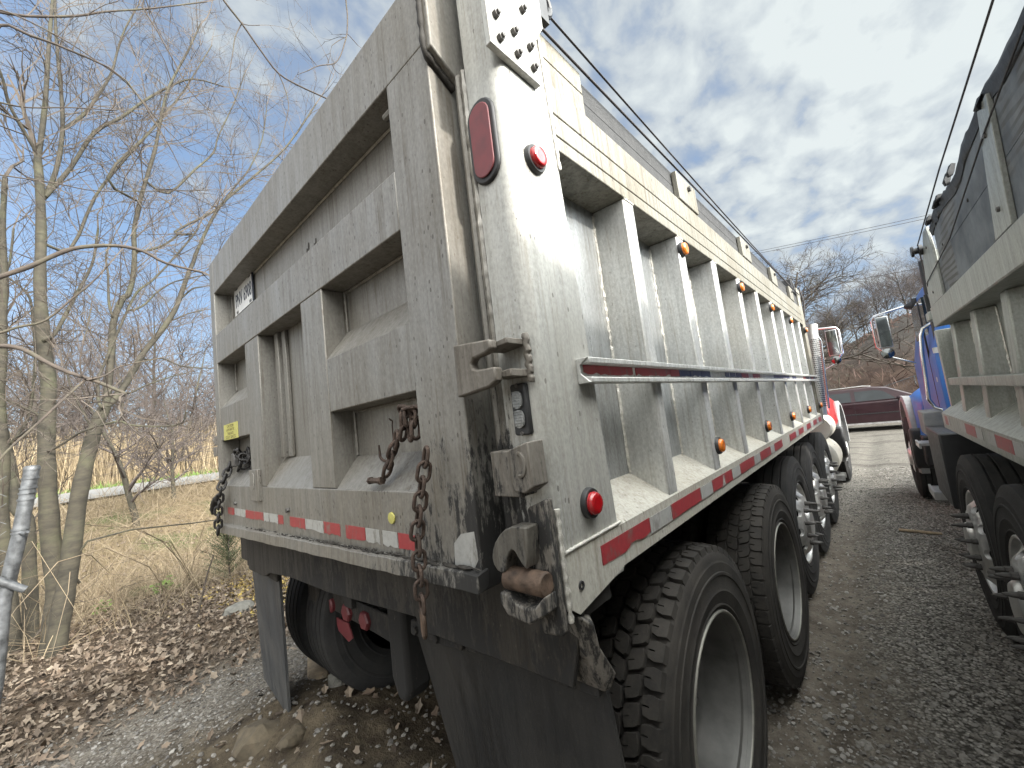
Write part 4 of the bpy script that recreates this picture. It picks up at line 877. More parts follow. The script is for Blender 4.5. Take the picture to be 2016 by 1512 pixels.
b = MB(H); b.tube([(0.115, 0.80, 0.30), (0.115, 0.80, 0.34)], 0.02, 8); b.box(0.09, 0.30, 0.60, 0.622, 0.53, 0.575); b.build('cab_strap', 'dull_chrome', T2, 40)
b = MB(H); b.tube([(0.16, 0.85, 0.80), (0.09, 0.87, 0.76), (0.07, 0.88, 0.70), (0.055, 0.90, 0.55), (0.035, 0.90, 0.16), (0.06, 0.90, 0.09), (0.11, 0.88, 0.06)], 0.015, 10); b.build('grab_handle', 'chrome', T2, 60)
b = MB(H); b.loft([[(0.50, 2.24, -0.35), (1.94, 2.24, -0.35), (1.94, 2.24, 0.46), (0.50, 2.24, 0.46)], [(0.66, 3.5, -0.35), (1.78, 3.5, -0.35), (1.78, 3.5, 0.20), (0.66, 3.5, 0.20)]]); b.build('hood', 'bluep', T2, 30, 0.10, 3)
fender(T2, 0.02, 0.45, 3.2, -0.52, 'bluep'); fender(T2, W2, W2-0.42, 3.2, -0.52, 'bluep')
b = MB(H); b.loft([[(0.05, 2.34, -0.34), (0.52, 2.34, -0.34), (0.52, 2.34, 0.22), (0.24, 2.34, 0.20), (0.11, 2.34, 0.10)], [(0.04, 2.62, -0.34), (0.55, 2.62, -0.34), (0.55, 2.62, 0.27), (0.20, 2.62, 0.25), (0.06, 2.62, 0.12)], [(0.05, 3.1, -0.1), (0.6, 3.1, -0.1), (0.6, 3.1, 0.27), (0.20, 3.1, 0.24), (0.07, 3.1, 0.14)], [(0.12, 3.6, -0.2), (0.68, 3.6, -0.2), (0.68, 3.6, 0.1), (0.22, 3.6, 0.08), (0.14, 3.6, 0.0)]]); b.build('hood_shoulder', 'bluep', T2, 60, 0.05, 3)
b = MB(H); b.box(0.04, 0.5, 2.28, 2.62, -0.62, -0.29); b.build('cab_underside', 'black', T2, 30, 0.02)
for xo, sg in ((-0.03, -1), (W2, 1)):
    t = tyre_mesh('rib', xo, 3.2, -0.63, sg, T2); rim_convex(xo-sg*0.03, 3.2, -0.63, sg, t, 0.3, caps=False)
b = MB(H); b.box(0.05, W2-0.05, 3.60, 3.74, -0.75, -0.35); b.build('front_bumper', 'dull_chrome', T2, 20, 0.02)
mirror(T2, -1, 0.21, 2.0, 1.035, 0.715, 0.37, hw=0.105)
b = MB(H); b.box(0.16, 0.21, 1.97, 2.05, 1.06, 1.18); b.lathe([(0, 0.05), (-0.04, 0.03), (-0.06, 0.015)], (0.16, 2.0, 1.11), 'x', 12); b.lathe([(0, 0.045), (-0.05, 0.035), (-0.06, 0.015)], (0.17, 2.04, 0.46), 'x', 12); b.build('mirror_mount', 'black', T2, 40)
b = MB(H); b.tube([(0.16, 0.72, 1.3), (0.15, 0.72, 0.55), (0.16, 0.74, 0.4)], 0.03, 10); b.build('intake_pipe', 'black', T2, 60)

# ---------------------------------------------------------------- maroon estate car across the yard
GY = 16.0
CAR = empty('parked_car', (0.35, GY, 0.0), 0, 'dark maroon estate car parked broadside across the yard between the two trucks', 'car')
def car():
    P = CAR
    lower = [(-2.15, 0.30), (-2.22, 0.45), (-2.20, 0.78), (-2.05, 0.90), (1.0, 0.90), (1.95, 0.80), (2.15, 0.66), (2.18, 0.40), (2.10, 0.25), (-2.05, 0.22)]
    b = MB(); rings = []
    for y, ins, in ((0.0, 0.05), (0.04, 0.0), (1.66, 0.0), (1.70, 0.05)):
        rings.append([(x*(1-ins*0.3), y, 0.55+(z-0.55)*(1-ins*1.5)) for x, z in lower])
    b.loft(rings); body = b.build('body', 'maroon', P, 30, 0.04, 3)
    b = MB(); cab = [(-2.05, 0.885), (-1.98, 1.02), (-1.72, 1.30), (-1.4, 1.335), (-0.1, 1.34), (0.25, 1.29), (0.98, 0.90)]
    b.loft([[(x*(1 if y else 1), 0.03, z) if z < 0.95 else (x, 0.03+(z-0.9)*0.32, z) for x, z in cab] for y in (0,)]+[[(x, 1.67-(max(0, z-0.9))*0.32, z) for x, z in cab]]); b.build('roof', 'maroon', P, 30, 0.03, 3)
    def sidey(z): return 0.03+(z-0.9)*0.32-0.006
    b = MB()
    for poly in ([(-1.30, 0.93), (-0.62, 0.93), (-0.62, 1.235), (-1.22, 1.235)], [(-0.52, 0.93), (0.42, 0.93), (0.16, 1.18), (-0.02, 1.235), (-0.52, 1.235)], [(-1.88, 0.95), (-1.40, 0.93), (-1.33, 1.22), (-1.68, 1.22)]):
        b.add([(x, sidey(z), z) for x, z in poly]+[(x, sidey(z)+0.02, z) for x, z in poly], [tuple(range(len(poly))), tuple(range(len(poly), 2*len(poly)))[::-1]]+[(i, i+len(poly), (i+1) % len(poly)+len(poly), (i+1) % len(poly)) for i in range(len(poly))])
    b.build('side_window', 'car_glass', P, 0)
    b = MB(); b.add([(0.28, 0.22, 1.285), (0.28, 1.48, 1.285), (0.97, 1.58, 0.915), (0.97, 0.12, 0.915)], [(0, 1, 2, 3)]); w_ = b.build('windscreen', 'mirror', P, 0); w_.location = (0.012, 0, 0.012)
    b = MB(); b.tube([(-1.7, 0.25, 1.36), (-1.5, 0.24, 1.385), (-0.3, 0.24, 1.39), (-0.1, 0.25, 1.36)], 0.014, 6); b.build('roof_rail', 'dull_chrome', P, 60)
    b = MB(); b.ball((0.50, -0.07, 0.94), (0.08, 0.07, 0.055)); b.box(0.45, 0.53, -0.05, 0.05, 0.90, 0.93); b.build('wing_mirror', 'maroon', P, 60)
    for x in (-0.57, 0.62, -1.36): b = MB(); b.box(x-0.004, x+0.004, -0.003, 0.004, 0.30, 0.88); b.build('door_seam', 'black', P, 0)
    b = MB(); b.box(-2.0, 1.9, -0.012, 0.004, 0.52, 0.55); b.build('side_moulding', 'black', P, 0)
    for x in (-0.68, 0.32-0.75*0+0.0): b = MB(); b.box(x-0.10, x+0.02, -0.018, 0.002, 0.76, 0.79); b.build('door_handle', 'maroon', P, 0)
    b = MB(); b.box(-1.15, 1.05, -0.03, 0.03, 0.215, 0.26); b.build('sill_trim', 'dull_chrome', P, 0)
    for x in (-1.42, 1.38):
        b = MB(); b.lathe([(-0.2, 0.20), (-0.2, 0.29), (-0.17, 0.32), (-0.03, 0.32), (0.0, 0.30), (0.0, 0.21)], (x, 0.0, 0.32), 'y', 28, -1); t = b.build('tyre', 'tyre_clean', P, 40)
        b = MB(); b.lathe([(-0.01, 0.212), (-0.03, 0.2), (-0.01, 0.10), (0.0, 0.05), (0.0, 0.0005)], (x, 0.0, 0.32), 'y', 28, -1); b.build('rim', 'dull_chrome', t, 40)
        b = MB(); b.lathe([(0, 0.40), (0.004, 0.40), (0.004, 0.30)], (x, 0.0, 0.34), 'y', 24, -1, (0, PI)); b.build('wheel_arch', 'black', P, 40)
        b = MB(); b.lathe([(-0.2, 0.20), (-0.2, 0.29), (-0.17, 0.32), (-0.03, 0.32), (0.0, 0.30), (0.0, 0.05)], (x, 1.70, 0.32), 'y', 28, 1); b.build('tyre', 'tyre_clean', P, 40)
car()

# ---------------------------------------------------------------- chains and hooks on the tailgate
def chain(name, pts, L, wd, r, mat, label, roll=0.0):
    """chain whose links follow the polyline pts"""
    t = empty(name, pts[0], 0, label, 'chain')
    P = [Vector(p) for p in pts]; seg = [(P[i+1]-P[i]).length for i in range(len(P)-1)]; tot = sum(seg); step = L-2.6*r; n_ = max(1, int(tot/step)); k = 0
    def at(d):
        for i, s in enumerate(seg):
            if d <= s or i == len(seg)-1: return P[i].lerp(P[i+1], d/s if s else 0), (P[i+1]-P[i]).normalized()
            d -= s
    for k in range(n_):
        c, d = at((k+0.5)*tot/n_); n1 = d.orthogonal() if abs(d.z) < 0.3 else Vector((0, 1, 0)); n1 = (n1-d*n1.dot(d)).normalized(); n2 = d.cross(n1)
        a = roll+(PI/2 if k % 2 else 0)+0.35; nr = n1*math.cos(a)+n2*math.sin(a)
        b = MB(); b.link(c-P[0], d, nr, L, wd, r); b.build('link', mat, t, 60)
    return t
ch = chain('tailgate_chain', [(-0.262, -0.105, 0.335+H), (-0.285, -0.112, 0.25+H), (-0.315, -0.115, 0.15+H), (-0.325, -0.112, 0.05+H), (-0.338, -0.105, -0.035+H)], 0.046, 0.029, 0.0047, 'rust', 'long rusty chain dangling down the right side of the tailgate past its lip')
b = MB(); b.link((-0.340+0.262, 0.0, -0.062-0.335), (0, 0, 1), (0.5, 1, 0), 0.058, 0.031, 0.0054); b.build('end_link', 'rust_orange', ch, 60)
ch = empty('tailgate_chain', (-0.405, -0.022, 0.385+H), 0, 'bunched rusty chain with a bolt, lying in the lower right pocket of the tailgate', 'chain')
rr = random.Random(11)
for k, (x, z, d, n) in enumerate(((-.015, .035, (0, 0, 1), (1, .3, 0)), (.012, .03, (0.2, 0, 1), (.2, 1, 0)), (-.045, .03, (0.1, 0, 1), (1, .6, 0)), (.02, -.01, (0, 0.1, 1), (1, .2, 0)), (-.012, -.015, (0.1, 0, 1), (.3, 1, 0)), (-.05, -.012, (0.4, 0, 1), (.9, .4, 0)), (.0, .06, (1, 0, 0.1), (0, .4, 1)), (.03, .05, (1, 0, 0), (0, 1, .3)), (-.035, .062, (1, 0, -.2), (0, 1, .5)), (-.082, -.035, (.5, 0, 1), (.4, 1, 0)), (-.108, -.072, (.6, .1, 1), (1, .3, -.4)), (-.130, -.108, (.5, .1, 1), (.3, 1, -.2)), (-.152, -.142, (.6, 0, 1), (1, .3, 0)))):
    b = MB(); b.link((x*0.8, -0.02 if k < 9 else -0.03, z*0.75+0.008), d, n, 0.048, 0.031, 0.0053); b.build('link', 'rust', ch, 60)
b = MB(); b.lathe([(0, 0.008), (0.060, 0.008)], (-0.205, -0.04, -0.128), 'x', 8); b.lathe([(0, 0.012), (0.012, 0.012), (0.012, 0.0005)], (-0.150, -0.04, -0.128), 'x', 6); b.lathe([(0, 0.0005), (0, 0.011), (0.010, 0.011)], (-0.208, -0.04, -0.128), 'x', 6); b.build('chain_bolt', 'rust', ch, 30)
ch = chain('tailgate_chain', [(-2.13, -0.045, 0.345+H), (-2.11, -0.075, 0.28+H), (-2.10, -0.10, 0.225+H), (-2.145, -0.105, 0.115+H), (-2.18, -0.105, -0.015+H)], 0.050, 0.032, 0.0062, 'blackiron', 'black greasy chain spilling from the lower left pocket of the tailgate')
b = MB(); rr = random.Random(2)
for k in range(20):
    q = MB(); q.link((rr.uniform(-0.03, 0.22), rr.uniform(0.0, 0.045), rr.uniform(-0.03, 0.06)), (rr.uniform(-1, 1), rr.uniform(-.4, .4), rr.uniform(-1, 1)), (rr.uniform(-.4, .4), 1, rr.uniform(-.4, .4)), 0.050, 0.033, 0.006); q.build('link', 'blackiron', ch, 60)
q = MB(); q.tube([(0.0, -0.06, -0.16), (-0.05, -0.06, -0.175), (-0.10, -0.06, -0.20), (-0.135, -0.06, -0.235), (-0.14, -0.06, -0.265)], [0.008, 0.015, 0.017, 0.015, 0.007], 8); q.build('grab_hook', 'blackiron', ch, 60)
q = MB(); q.box(0.06, 0.11, -0.012, 0.014, -0.02, 0.05); q.build('padlock', 'bolt', ch, 30, 0.006)
wh = empty('wire_hook', (-0.612, 0.004, 0.42+H), 0, 'thin bent wire hook hanging in the lower right pocket of the tailgate', 'hook')
b = MB(); b.tube([(0, 0.02, 0.006), (0.004, 0.012, 0.012), (0.008, 0.02, 0.004), (0.004, 0.02, -0.01), (0.012, 0.015, -0.05), (0.020, 0.01, -0.092)], 0.0022, 6); b.build('shank', 'rust', wh, 60)
b = MB(); b.tube([(0.020+0.0, 0.008, -0.092)]+[(-0.010+0.030*math.cos(a), 0.0+0.006*math.cos(a), -0.092+0.024*math.sin(a)) for a in [-0.25*i for i in range(1, 12)]]+[(-0.041, -0.005, -0.065)], [0.003]+[0.0045]*11+[0.003], 7); b.build('bend', 'rust', wh, 60)

# ---------------------------------------------------------------- ground
def fbm(x, y, sc_, oct_=3):
    v = 0; a = 1
    for k in range(oct_):
        v += a*mnoise.noise(Vector((x*sc_, y*sc_, 7.3*k))); a *= 0.5; sc_ *= 2.1
    return v
def ridge_h(x, y):
    """the brushy hill beyond the yard"""
    h = sm(18.5, 34, y)*(3.3+1.3*sm(-3, 4, x))+sm(34, 60, y)*2.5+0.8*sm(18.5, 22, y)*sm(-2, 3, x)
    return h*sm(-16, -4, x)
def ground_h(x, y):
    h = 1.35*sm(-9.0, -16.5, x)-0.45*sm(-5.3, -8.2, x)+1.0*sm(-23, -34, x)
    near = sm(-30, -12, x)*sm(18, 12, y)
    h += 0.035*fbm(x, y, 0.5)*sm(-2.6, -4.5, x)
    d = math.hypot(x, y-0.5)
    if d < 14:
        h += 0.012*fbm(x, y, 1.3, 3)+0.006*fbm(x, y, 6.0, 2)
        # clay pushed up behind the wheels and under the tail
        h += 0.13*math.exp(-(((x+1.95)/0.55)**2+((y-0.30)/0.30)**2))*(1+0.6*fbm(x, y, 5, 3))
        h += 0.085*math.exp(-(((x+1.25)/0.55)**2+((y-0.05)/0.45)**2))*(1+0.8*fbm(x, y, 4, 3))
        h += 0.03*math.exp(-(((x+2.20)/0.22)**2+((y-0.10)/0.20)**2))*(1+0.8*fbm(x, y, 7, 3))
        h += 0.05*sm(-3.2, -3.9, x)*sm(6, 2, y)
        h -= 0.035*math.exp(-((x-0.12)/0.16)**2)*sm(0.5, 1.5, y)
    return h+ridge_h(x, y)
def axis_pts(lo, hi, c0, c1, fine, grow):
    p = [c0]; 
    while p[-1] < c1: p.append(p[-1]+fine)
    s = fine; a = p[-1]
    while a < hi: s *= grow; a += s; p.append(a)
    s = fine; a = p[0]; q = []
    while a > lo: s *= grow; a -= s; q.append(a)
    return q[::-1]+p
xs = axis_pts(-260, 260, -6.5, 1.6, 0.055, 1.10); ys = axis_pts(-120, 300, -1.6, 4.0, 0.055, 1.09)
vs = []; fs = []
for y in ys:
    for x in xs: vs.append((x, y, ground_h(x, y)))
nx = len(xs)
for j in range(len(ys)-1):
    for i in range(nx-1): fs.append((j*nx+i, j*nx+i+1, (j+1)*nx+i+1, (j+1)*nx+i))
def groundmat():
    mt, N, b, oc = newmat('yard_ground')
    x, y, z = N.xyz(oc)
    n1 = N.noise(oc, 1.1, 6, 0.6); n2 = N.noise(oc, 9, 6, 0.65); n3 = N.noise(oc, 60, 5, 0.65)
    wob = N.math('MULTIPLY', N.math('SUBTRACT', n1, 0.5), 1.4)
    vor = N.n('ShaderNodeTexVoronoi'); N.set(vor, 'Vector', oc); vor.inputs['Scale'].default_value = 62; vor.inputs['Randomness'].default_value = 1
    vcol = N.xyz(vor.outputs['Color'])[0]
    stone = N.mix(vcol, (0.16, 0.148, 0.13), (0.38, 0.358, 0.32))
    stone = N.mix(N.ramp(vor.outputs['Distance'], 0.3, 0.7), stone, (0.05, 0.046, 0.04))
    dirt = N.mix(N.ramp(n2, 0.35, 0.65), (0.070, 0.058, 0.046), (0.155, 0.134, 0.108))
    dirt = N.mix(N.ramp(n3, 0.55, 0.7, 0, 0.5), dirt, (0.14, 0.122, 0.098))
    # gravel strip between the trucks and over the yard, bare earth beside the wheels
    gm = N.math('ADD', N.math('ADD', x, N.math('MULTIPLY', y, 0.05)), N.math('MULTIPLY', wob, 0.45))
    gmask = N.math('MULTIPLY', N.ramp(gm, 0.30, 0.62), N.ramp(n2, 0.25, 0.5, 0.55, 1.0))
    far = N.ramp(N.math('ADD', y, N.math('MULTIPLY', wob, 1.2)), 4.2, 6.5)
    gmask = N.math('MAXIMUM', gmask, N.math('MULTIPLY', far, 0.9))
    lg = N.math('ADD', N.math('ADD', x, N.math('MULTIPLY', y, 0.2)), N.math('MULTIPLY', wob, 0.4))
    lmask = N.math('MULTIPLY', N.math('MULTIPLY', N.ramp(lg, -3.35, -3.05), N.ramp(lg, -2.2, -2.5)), 0.35)
    gmask = N.math('MAXIMUM', gmask, lmask)
    c = N.mix(gmask, dirt, stone)
    # far yard: pale packed gravel
    farc = N.mix(N.ramp(n2, 0.3, 0.7), (0.085, 0.078, 0.066), (0.15, 0.139, 0.118))
    farc = N.mix(N.ramp(N.noise(N.scaled(oc, (0.5, 2.2, 1)), 1.2, 5), 0.5, 0.62), farc, (0.055, 0.049, 0.041))
    c = N.mix(N.ramp(y, 6.0, 9.5, 0, 0.85), c, farc)
    # clay
    cl = N.math('MULTIPLY', N.math('MULTIPLY', N.ramp(x, -2.75, -2.35), N.ramp(x, -0.45, -0.9)), N.math('MULTIPLY', N.ramp(y, 1.3, 0.9), N.ramp(y, -0.8, -0.4)))
    clayc = N.mix(N.ramp(n2, 0.35, 0.62), (0.032, 0.024, 0.016), (0.095, 0.075, 0.048))
    clayc = N.mix(N.ramp(n3, 0.5, 0.66, 0, 0.7), clayc, (0.045, 0.033, 0.022))
    c = N.mix(N.math('MULTIPLY', cl, 0.9), c, clayc)
    # leaf mould and dead grass to the left
    ll = N.ramp(N.math('ADD', N.math('ADD', x, N.math('MULTIPLY', y, 0.2)), N.math('MULTIPLY', wob, 0.5)), -3.1, -3.7)
    mould = N.mix(N.ramp(n2, 0.35, 0.65), (0.030, 0.022, 0.016), (0.09, 0.066, 0.045))
    c = N.mix(ll, c, mould)
    gr = N.mix(N.ramp(n2, 0.35, 0.65), (0.095, 0.07, 0.04), (0.20, 0.155, 0.09))
    gr = N.mix(N.ramp(N.noise(oc, 0.55, 4), 0.52, 0.62, 0, 0.75), gr, (0.05, 0.075, 0.024))
    c = N.mix(N.ramp(N.math('ADD', x, wob), -7.5, -9.5), c, gr)
    # brown slope of the hill
    hm = N.ramp(y, 18.0, 20.0)
    hillc = N.mix(N.ramp(n1, 0.35, 0.65), (0.036, 0.022, 0.016), (0.070, 0.046, 0.033))
    hillc = N.mix(N.ramp(z, 2.0, 3.2), hillc, N.mix(N.ramp(N.noise(oc, 1.4, 6, 0.7), 0.3, 0.7), (0.030, 0.026, 0.022), (0.075, 0.065, 0.056)))
    c = N.mix(N.math('MULTIPLY', hm, N.ramp(x, -14, -8)), c, hillc)
    N.set(b, 'Base Color', c); b.inputs['Roughness'].default_value = 0.95; b.inputs['Specular IOR Level'].default_value = 0.2
    hg = N.math('ADD', N.math('MULTIPLY', N.math('SUBTRACT', 1.0, vor.outputs['Distance']), N.math('MULTIPLY', gmask, 0.8)), N.math('ADD', n3, N.math('MULTIPLY', n2, 1.5)))
    bump(N, b, hg, 0.8, 0.018)
    return mt
M['ground'] = groundmat()
b = MB(); b.add(vs, fs); g = b.build('ground', 'ground', None, 180); tag(g, kind='structure')
def pathmat():
    mt, N, b, oc = newmat('pale_path'); f = N.noise(oc, 2.5, 6); N.set(b, 'Base Color', N.mix(f, (0.13, 0.13, 0.127), (0.20, 0.197, 0.19))); b.inputs['Roughness'].default_value = 0.9; return mt
M['path'] = pathmat()
b = MB(); n_ = 60
b.add([(x+0.25*math.sin(j*0.3), -40+80*j/n_, ground_h(x, 0)+0.05) for j in range(n_+1) for x in (-23.0, -20.5, -18, -15.6)], [(4*j+i, 4*j+i+1, 4*j+5+i, 4*j+4+i) for j in range(n_) for i in range(3)])
p = b.build('path', 'path', None, 180); tag(p, kind='structure')

# ---------------------------------------------------------------- scatter (numpy, one mesh each)
def scatter(name, mat, tmpl_v, tmpl_f, pos, rot, scl, kind='stuff', label=None, cat=None, smooth=False):
    """many small copies of a template in one mesh; rot: Nx3x3, scl: Nx3"""
    tv = np.array(tmpl_v, float); n = len(pos); k = len(tv)
    allv = np.einsum('nij,nkj->nki', rot, tv[None]*scl[:, None, :])+pos[:, None, :]
    me = bpy.data.meshes.new(name); me.vertices.add(n*k); me.vertices.foreach_set('co', allv.reshape(-1))
    lens_ = [len(f) for f in tmpl_f]; fl = np.array([i for f in tmpl_f for i in f]); L = len(fl)
    loops = (fl[None]+(np.arange(n)*k)[:, None]).reshape(-1)
    starts = (np.concatenate([[0], np.cumsum(lens_)[:-1]])[None]+(np.arange(n)*L)[:, None]).reshape(-1)
    me.loops.add(n*L); me.loops.foreach_set('vertex_index', loops.astype(np.int32))
    me.polygons.add(n*len(lens_)); me.polygons.foreach_set('loop_start', starts.astype(np.int32))
    me.polygons.foreach_set('use_smooth', [smooth]*(n*len(lens_)))
    me.materials.append(M[mat]); me.update(calc_edges=True); me.validate()
    ob = bpy.data.objects.new(name, me); COL.objects.link(ob); tag(ob, label, cat, None, kind); return ob
R_ = np.random.default_rng(4)
def euler(ax, ay, az):
    cx, sx, cy, sy, cz, sz = np.cos(ax), np.sin(ax), np.cos(ay), np.sin(ay), np.cos(az), np.sin(az); z = np.zeros_like(cx); o = np.ones_like(cx)
    Rx = np.stack([np.stack([o, z, z], -1), np.stack([z, cx, -sx], -1), np.stack([z, sx, cx], -1)], -2)
    Ry = np.stack([np.stack([cy, z, sy], -1), np.stack([z, o, z], -1), np.stack([-sy, z, cy], -1)], -2)
    Rz = np.stack([np.stack([cz, -sz, z], -1), np.stack([sz, cz, z], -1), np.stack([z, z, o], -1)], -2)
    return Rz @ Ry @ Rx
def hts(px, py, dz=0.0): return np.array([ground_h(a, c) for a, c in zip(px, py)])+dz
# gravel: squashed octahedra
ico_v = [(1, 0, 0), (-1, 0, 0), (0, 1, 0), (0, -1, 0), (0, 0, 0.8), (0, 0, -0.8), (0.62, 0.62, 0.45), (-0.6, 0.62, 0.5), (0.6, -0.6, 0.5), (-0.62, -0.6, 0.42)]
ico_f = [(0, 6, 4, 8), (6, 2, 7, 4), (7, 1, 9, 4), (9, 3, 8, 4), (0, 2, 6), (2, 1, 7), (1, 3, 9), (3, 0, 8), (0, 5, 2), (2, 5, 1), (1, 5, 3), (3, 5, 0)]
def gravel(n, fx, fy, smin, smax, name):
    px = fx(n); py = fy(n); keep = np.ones(n, bool)
    s = smin+(smax-smin)*R_.random(n)**2.5
    pos = np.stack([px, py, hts(px, py)+s*0.15], -1)
    return scatter(name, 'gravel', ico_v, ico_f, pos, euler(R_.uniform(-.5, .5, n), R_.uniform(-.5, .5, n), R_.uniform(0, 6.3, n)), s[:, None]*np.stack([R_.uniform(.7, 1.3, n), R_.uniform(.7, 1.1, n), R_.uniform(.45, .9, n)], -1))
def yy(a, c, pw=1.7): return lambda n: a+(c-a)*R_.random(n)**pw
gravel(15000, lambda n: 0.62+np.abs(0.42*R_.standard_normal(n))*np.where(R_.random(n) < 0.42, -1, 1), yy(0.6, 9.0, 1.5), 0.005, 0.017, 'gravel')
gravel(6000, lambda n: 0.35+0.55*R_.standard_normal(n), yy(1.0, 10.0), 0.003, 0.010, 'gravel')
gravel(3800, lambda n: -2.85+0.33*R_.standard_normal(n), lambda n: R_.uniform(-0.9, 1.6, n), 0.004, 0.014, 'gravel')
gravel(2600, lambda n: R_.uniform(-2.6, 0.3, n), lambda n: R_.uniform(-0.6, 1.8, n), 0.004, 0.020, 'gravel')
# dead leaves: lobed, cupped
lf = []
for i in range(10):
    a = 2*PI*i/10; r = (1.0, 0.66, 0.9, 0.55, 0.72, 0.6, 0.78, 0.5, 0.95, 0.7)[i]*(1.15 if i == 0 else 1); lf.append((r*math.cos(a), 0.85*r*math.sin(a), 0.28*abs(math.sin(a))*r+0.12*math.cos(2*a)*r))
leaf_v = [(0, 0, 0.0)]+lf; leaf_f = [(0, 1+i, 1+(i+1) % 10) for i in range(10)]
def leaves(n, px, py, mat, s0, s1, name, tilt=0.45, lift=0.02):
    s = R_.uniform(s0, s1, n); pos = np.stack([px, py, hts(px, py)+R_.uniform(0.002, lift, n)], -1)
    return scatter(name, mat, leaf_v, leaf_f, pos, euler(R_.normal(0, tilt, n), R_.normal(0, tilt, n), R_.uniform(0, 6.3, n)), s[:, None]*np.stack([np.ones(n), R_.uniform(.3, 1.0, n), R_.uniform(-2.0, 2.6, n)], -1))
n = 32000; py = R_.uniform(-2.6, 4.5, n); px = -3.28-0.2*py*0.6+0.16*R_.standard_normal(n)-4.4*R_.random(n)**1.25
leaves(n, px, py, 'leaf', 0.010, 0.036, 'leaf_litter', 0.6, 0.035)
n = 8000; leaves(n, -5.3-7.5*R_.random(n)**1.2, R_.uniform(-3, 9, n), 'leaf', 0.02, 0.055, 'leaf_litter', 0.6)
n = 260; leaves(n, R_.uniform(-3.2, -0.3, n), R_.uniform(-0.9, 1.6, n), 'leaf', 0.015, 0.045, 'leaf_litter')
n = 1500; leaves(n, -5.0+0.55*R_.standard_normal(n), 0.95+0.26*R_.standard_normal(n), 'leafy', 0.018, 0.04, 'yellow_leaf_patch')
# grass blades, straw and brush
bl_v = []; 
for i in range(5):
    t = i/4; w = 0.5*(1-t)**0.6; bl_v += [(-w, 0.55*t*t, t), (w, 0.55*t*t, t)]
bl_f = [(2*i, 2*i+1, 2*i+3, 2*i+2) for i in range(4)]
def blades(n, px, py, mat, w0, w1, h0, h1, name, lean=0.3, bend=1.0):
    hh = R_.uniform(h0, h1, n); pos = np.stack([px, py, hts(px, py, -0.01)], -1)
    return scatter(name, mat, bl_v, bl_f, pos, euler(R_.normal(0, lean, n), R_.normal(0, lean, n), R_.uniform(0, 6.3, n)), np.stack([R_.uniform(w0, w1, n), hh*bend*R_.uniform(0.2, 1.2, n), hh], -1))
n = 19000; blades(n, -4.9-11*R_.random(n)**1.1, R_.uniform(-3.5, 10, n), 'straw', 0.003, 0.009, 0.18, 0.75, 'dry_grass', 0.6)
n = 7000; blades(n, -5.0-9*R_.random(n)**1.1, R_.uniform(-3, 8, n), 'straw', 0.003, 0.006, 0.5, 1.3, 'dry_brush', 0.95, 1.6)
n = 1800; blades(n, -13.2-2.0*R_.random(n), R_.uniform(-8, 16, n), 'straw', 0.010, 0.03, 0.15, 0.5, 'dry_grass', 0.5)
n = 2500; blades(n, -22-2.5*R_.random(n), R_.uniform(-10, 22, n), 'green', 0.02, 0.05, 0.1, 0.35, 'verge_grass', 0.5)
n = 11000; px = -24-8*R_.random(n); blades(n, px, R_.uniform(-10, 26, n), 'reed', 0.014, 0.04, 1.5, 3.1, 'reeds', 0.16, 0.4)
n = 4500; blades(n, -28-7*R_.random(n), R_.uniform(-14, 9, n), 'briar', 0.015, 0.04, 1.2, 2.5, 'briar_thicket', 0.4, 0.8)
n = 5000; px = R_.uniform(-14, 22, n); py = R_.uniform(19, 40, n); blades(n, px, py, 'briar', 0.02, 0.05, 0.3, 0.9, 'hill_brush', 0.6, 0.8)

# brambles: long thin arching canes
b = MB(); rg = random.Random(77)
for k in range(420):
    x = -5.4-8.5*rg.random()**1.3; y = rg.uniform(-2.5, 7); L = rg.uniform(0.7, 2.2); a = rg.uniform(0, 6.3); hh = rg.uniform(0.2, 0.9); z0 = ground_h(x, y)
    b.tube([(x+math.cos(a)*L*t+rg.gauss(0, .03), y+math.sin(a)*L*t+rg.gauss(0, .03), z0+hh*4*t*(1-t*rg.uniform(0.7, 1.0))+0.02) for t in (0, .2, .4, .6, .8, 1)], [0.0055, 0.005, 0.0045, 0.004, 0.003, 0.0015], 4, False)
o_ = b.build('brambles', 'straw', None, 80); tag(o_, kind='stuff')
# ---------------------------------------------------------------- trees
def twig(b, p, d, L, r, depth, rng, up=0.25, sides=3, spread=0.75, kn=5):
    P = [Vector(p)]; d = Vector(d).normalized(); dirs = []
    for i in range(kn-1):
        d = (d+Vector((rng.gauss(0, .17), rng.gauss(0, .17), rng.gauss(0, .13)+up*0.17))).normalized(); dirs.append(d.copy()); P.append(P[-1]+d*(L/(kn-1)))
    b.tube([tuple(q_) for q_ in P], [r*(1-0.72*i/(kn-1)) for i in range(kn)], sides, False)
    if depth > 0:
        nb = rng.randint(3, 5)
        for j in range(nb):
            t = rng.uniform(0.25, 1.0)*(kn-1); i = min(int(t), kn-2); q_ = P[i].lerp(P[i+1], t-i)
            o = dirs[i].cross(Vector((rng.gauss(0, 1), rng.gauss(0, 1), rng.gauss(0, 1)))).normalized()
            nd = (dirs[i]*(1-spread*0.35)+o*spread*rng.uniform(0.6, 1.1)).normalized()
            twig(b, q_, nd, L*rng.uniform(0.45, 0.72), r*0.58, depth-1, rng, up, sides, spread, max(3, kn-1))
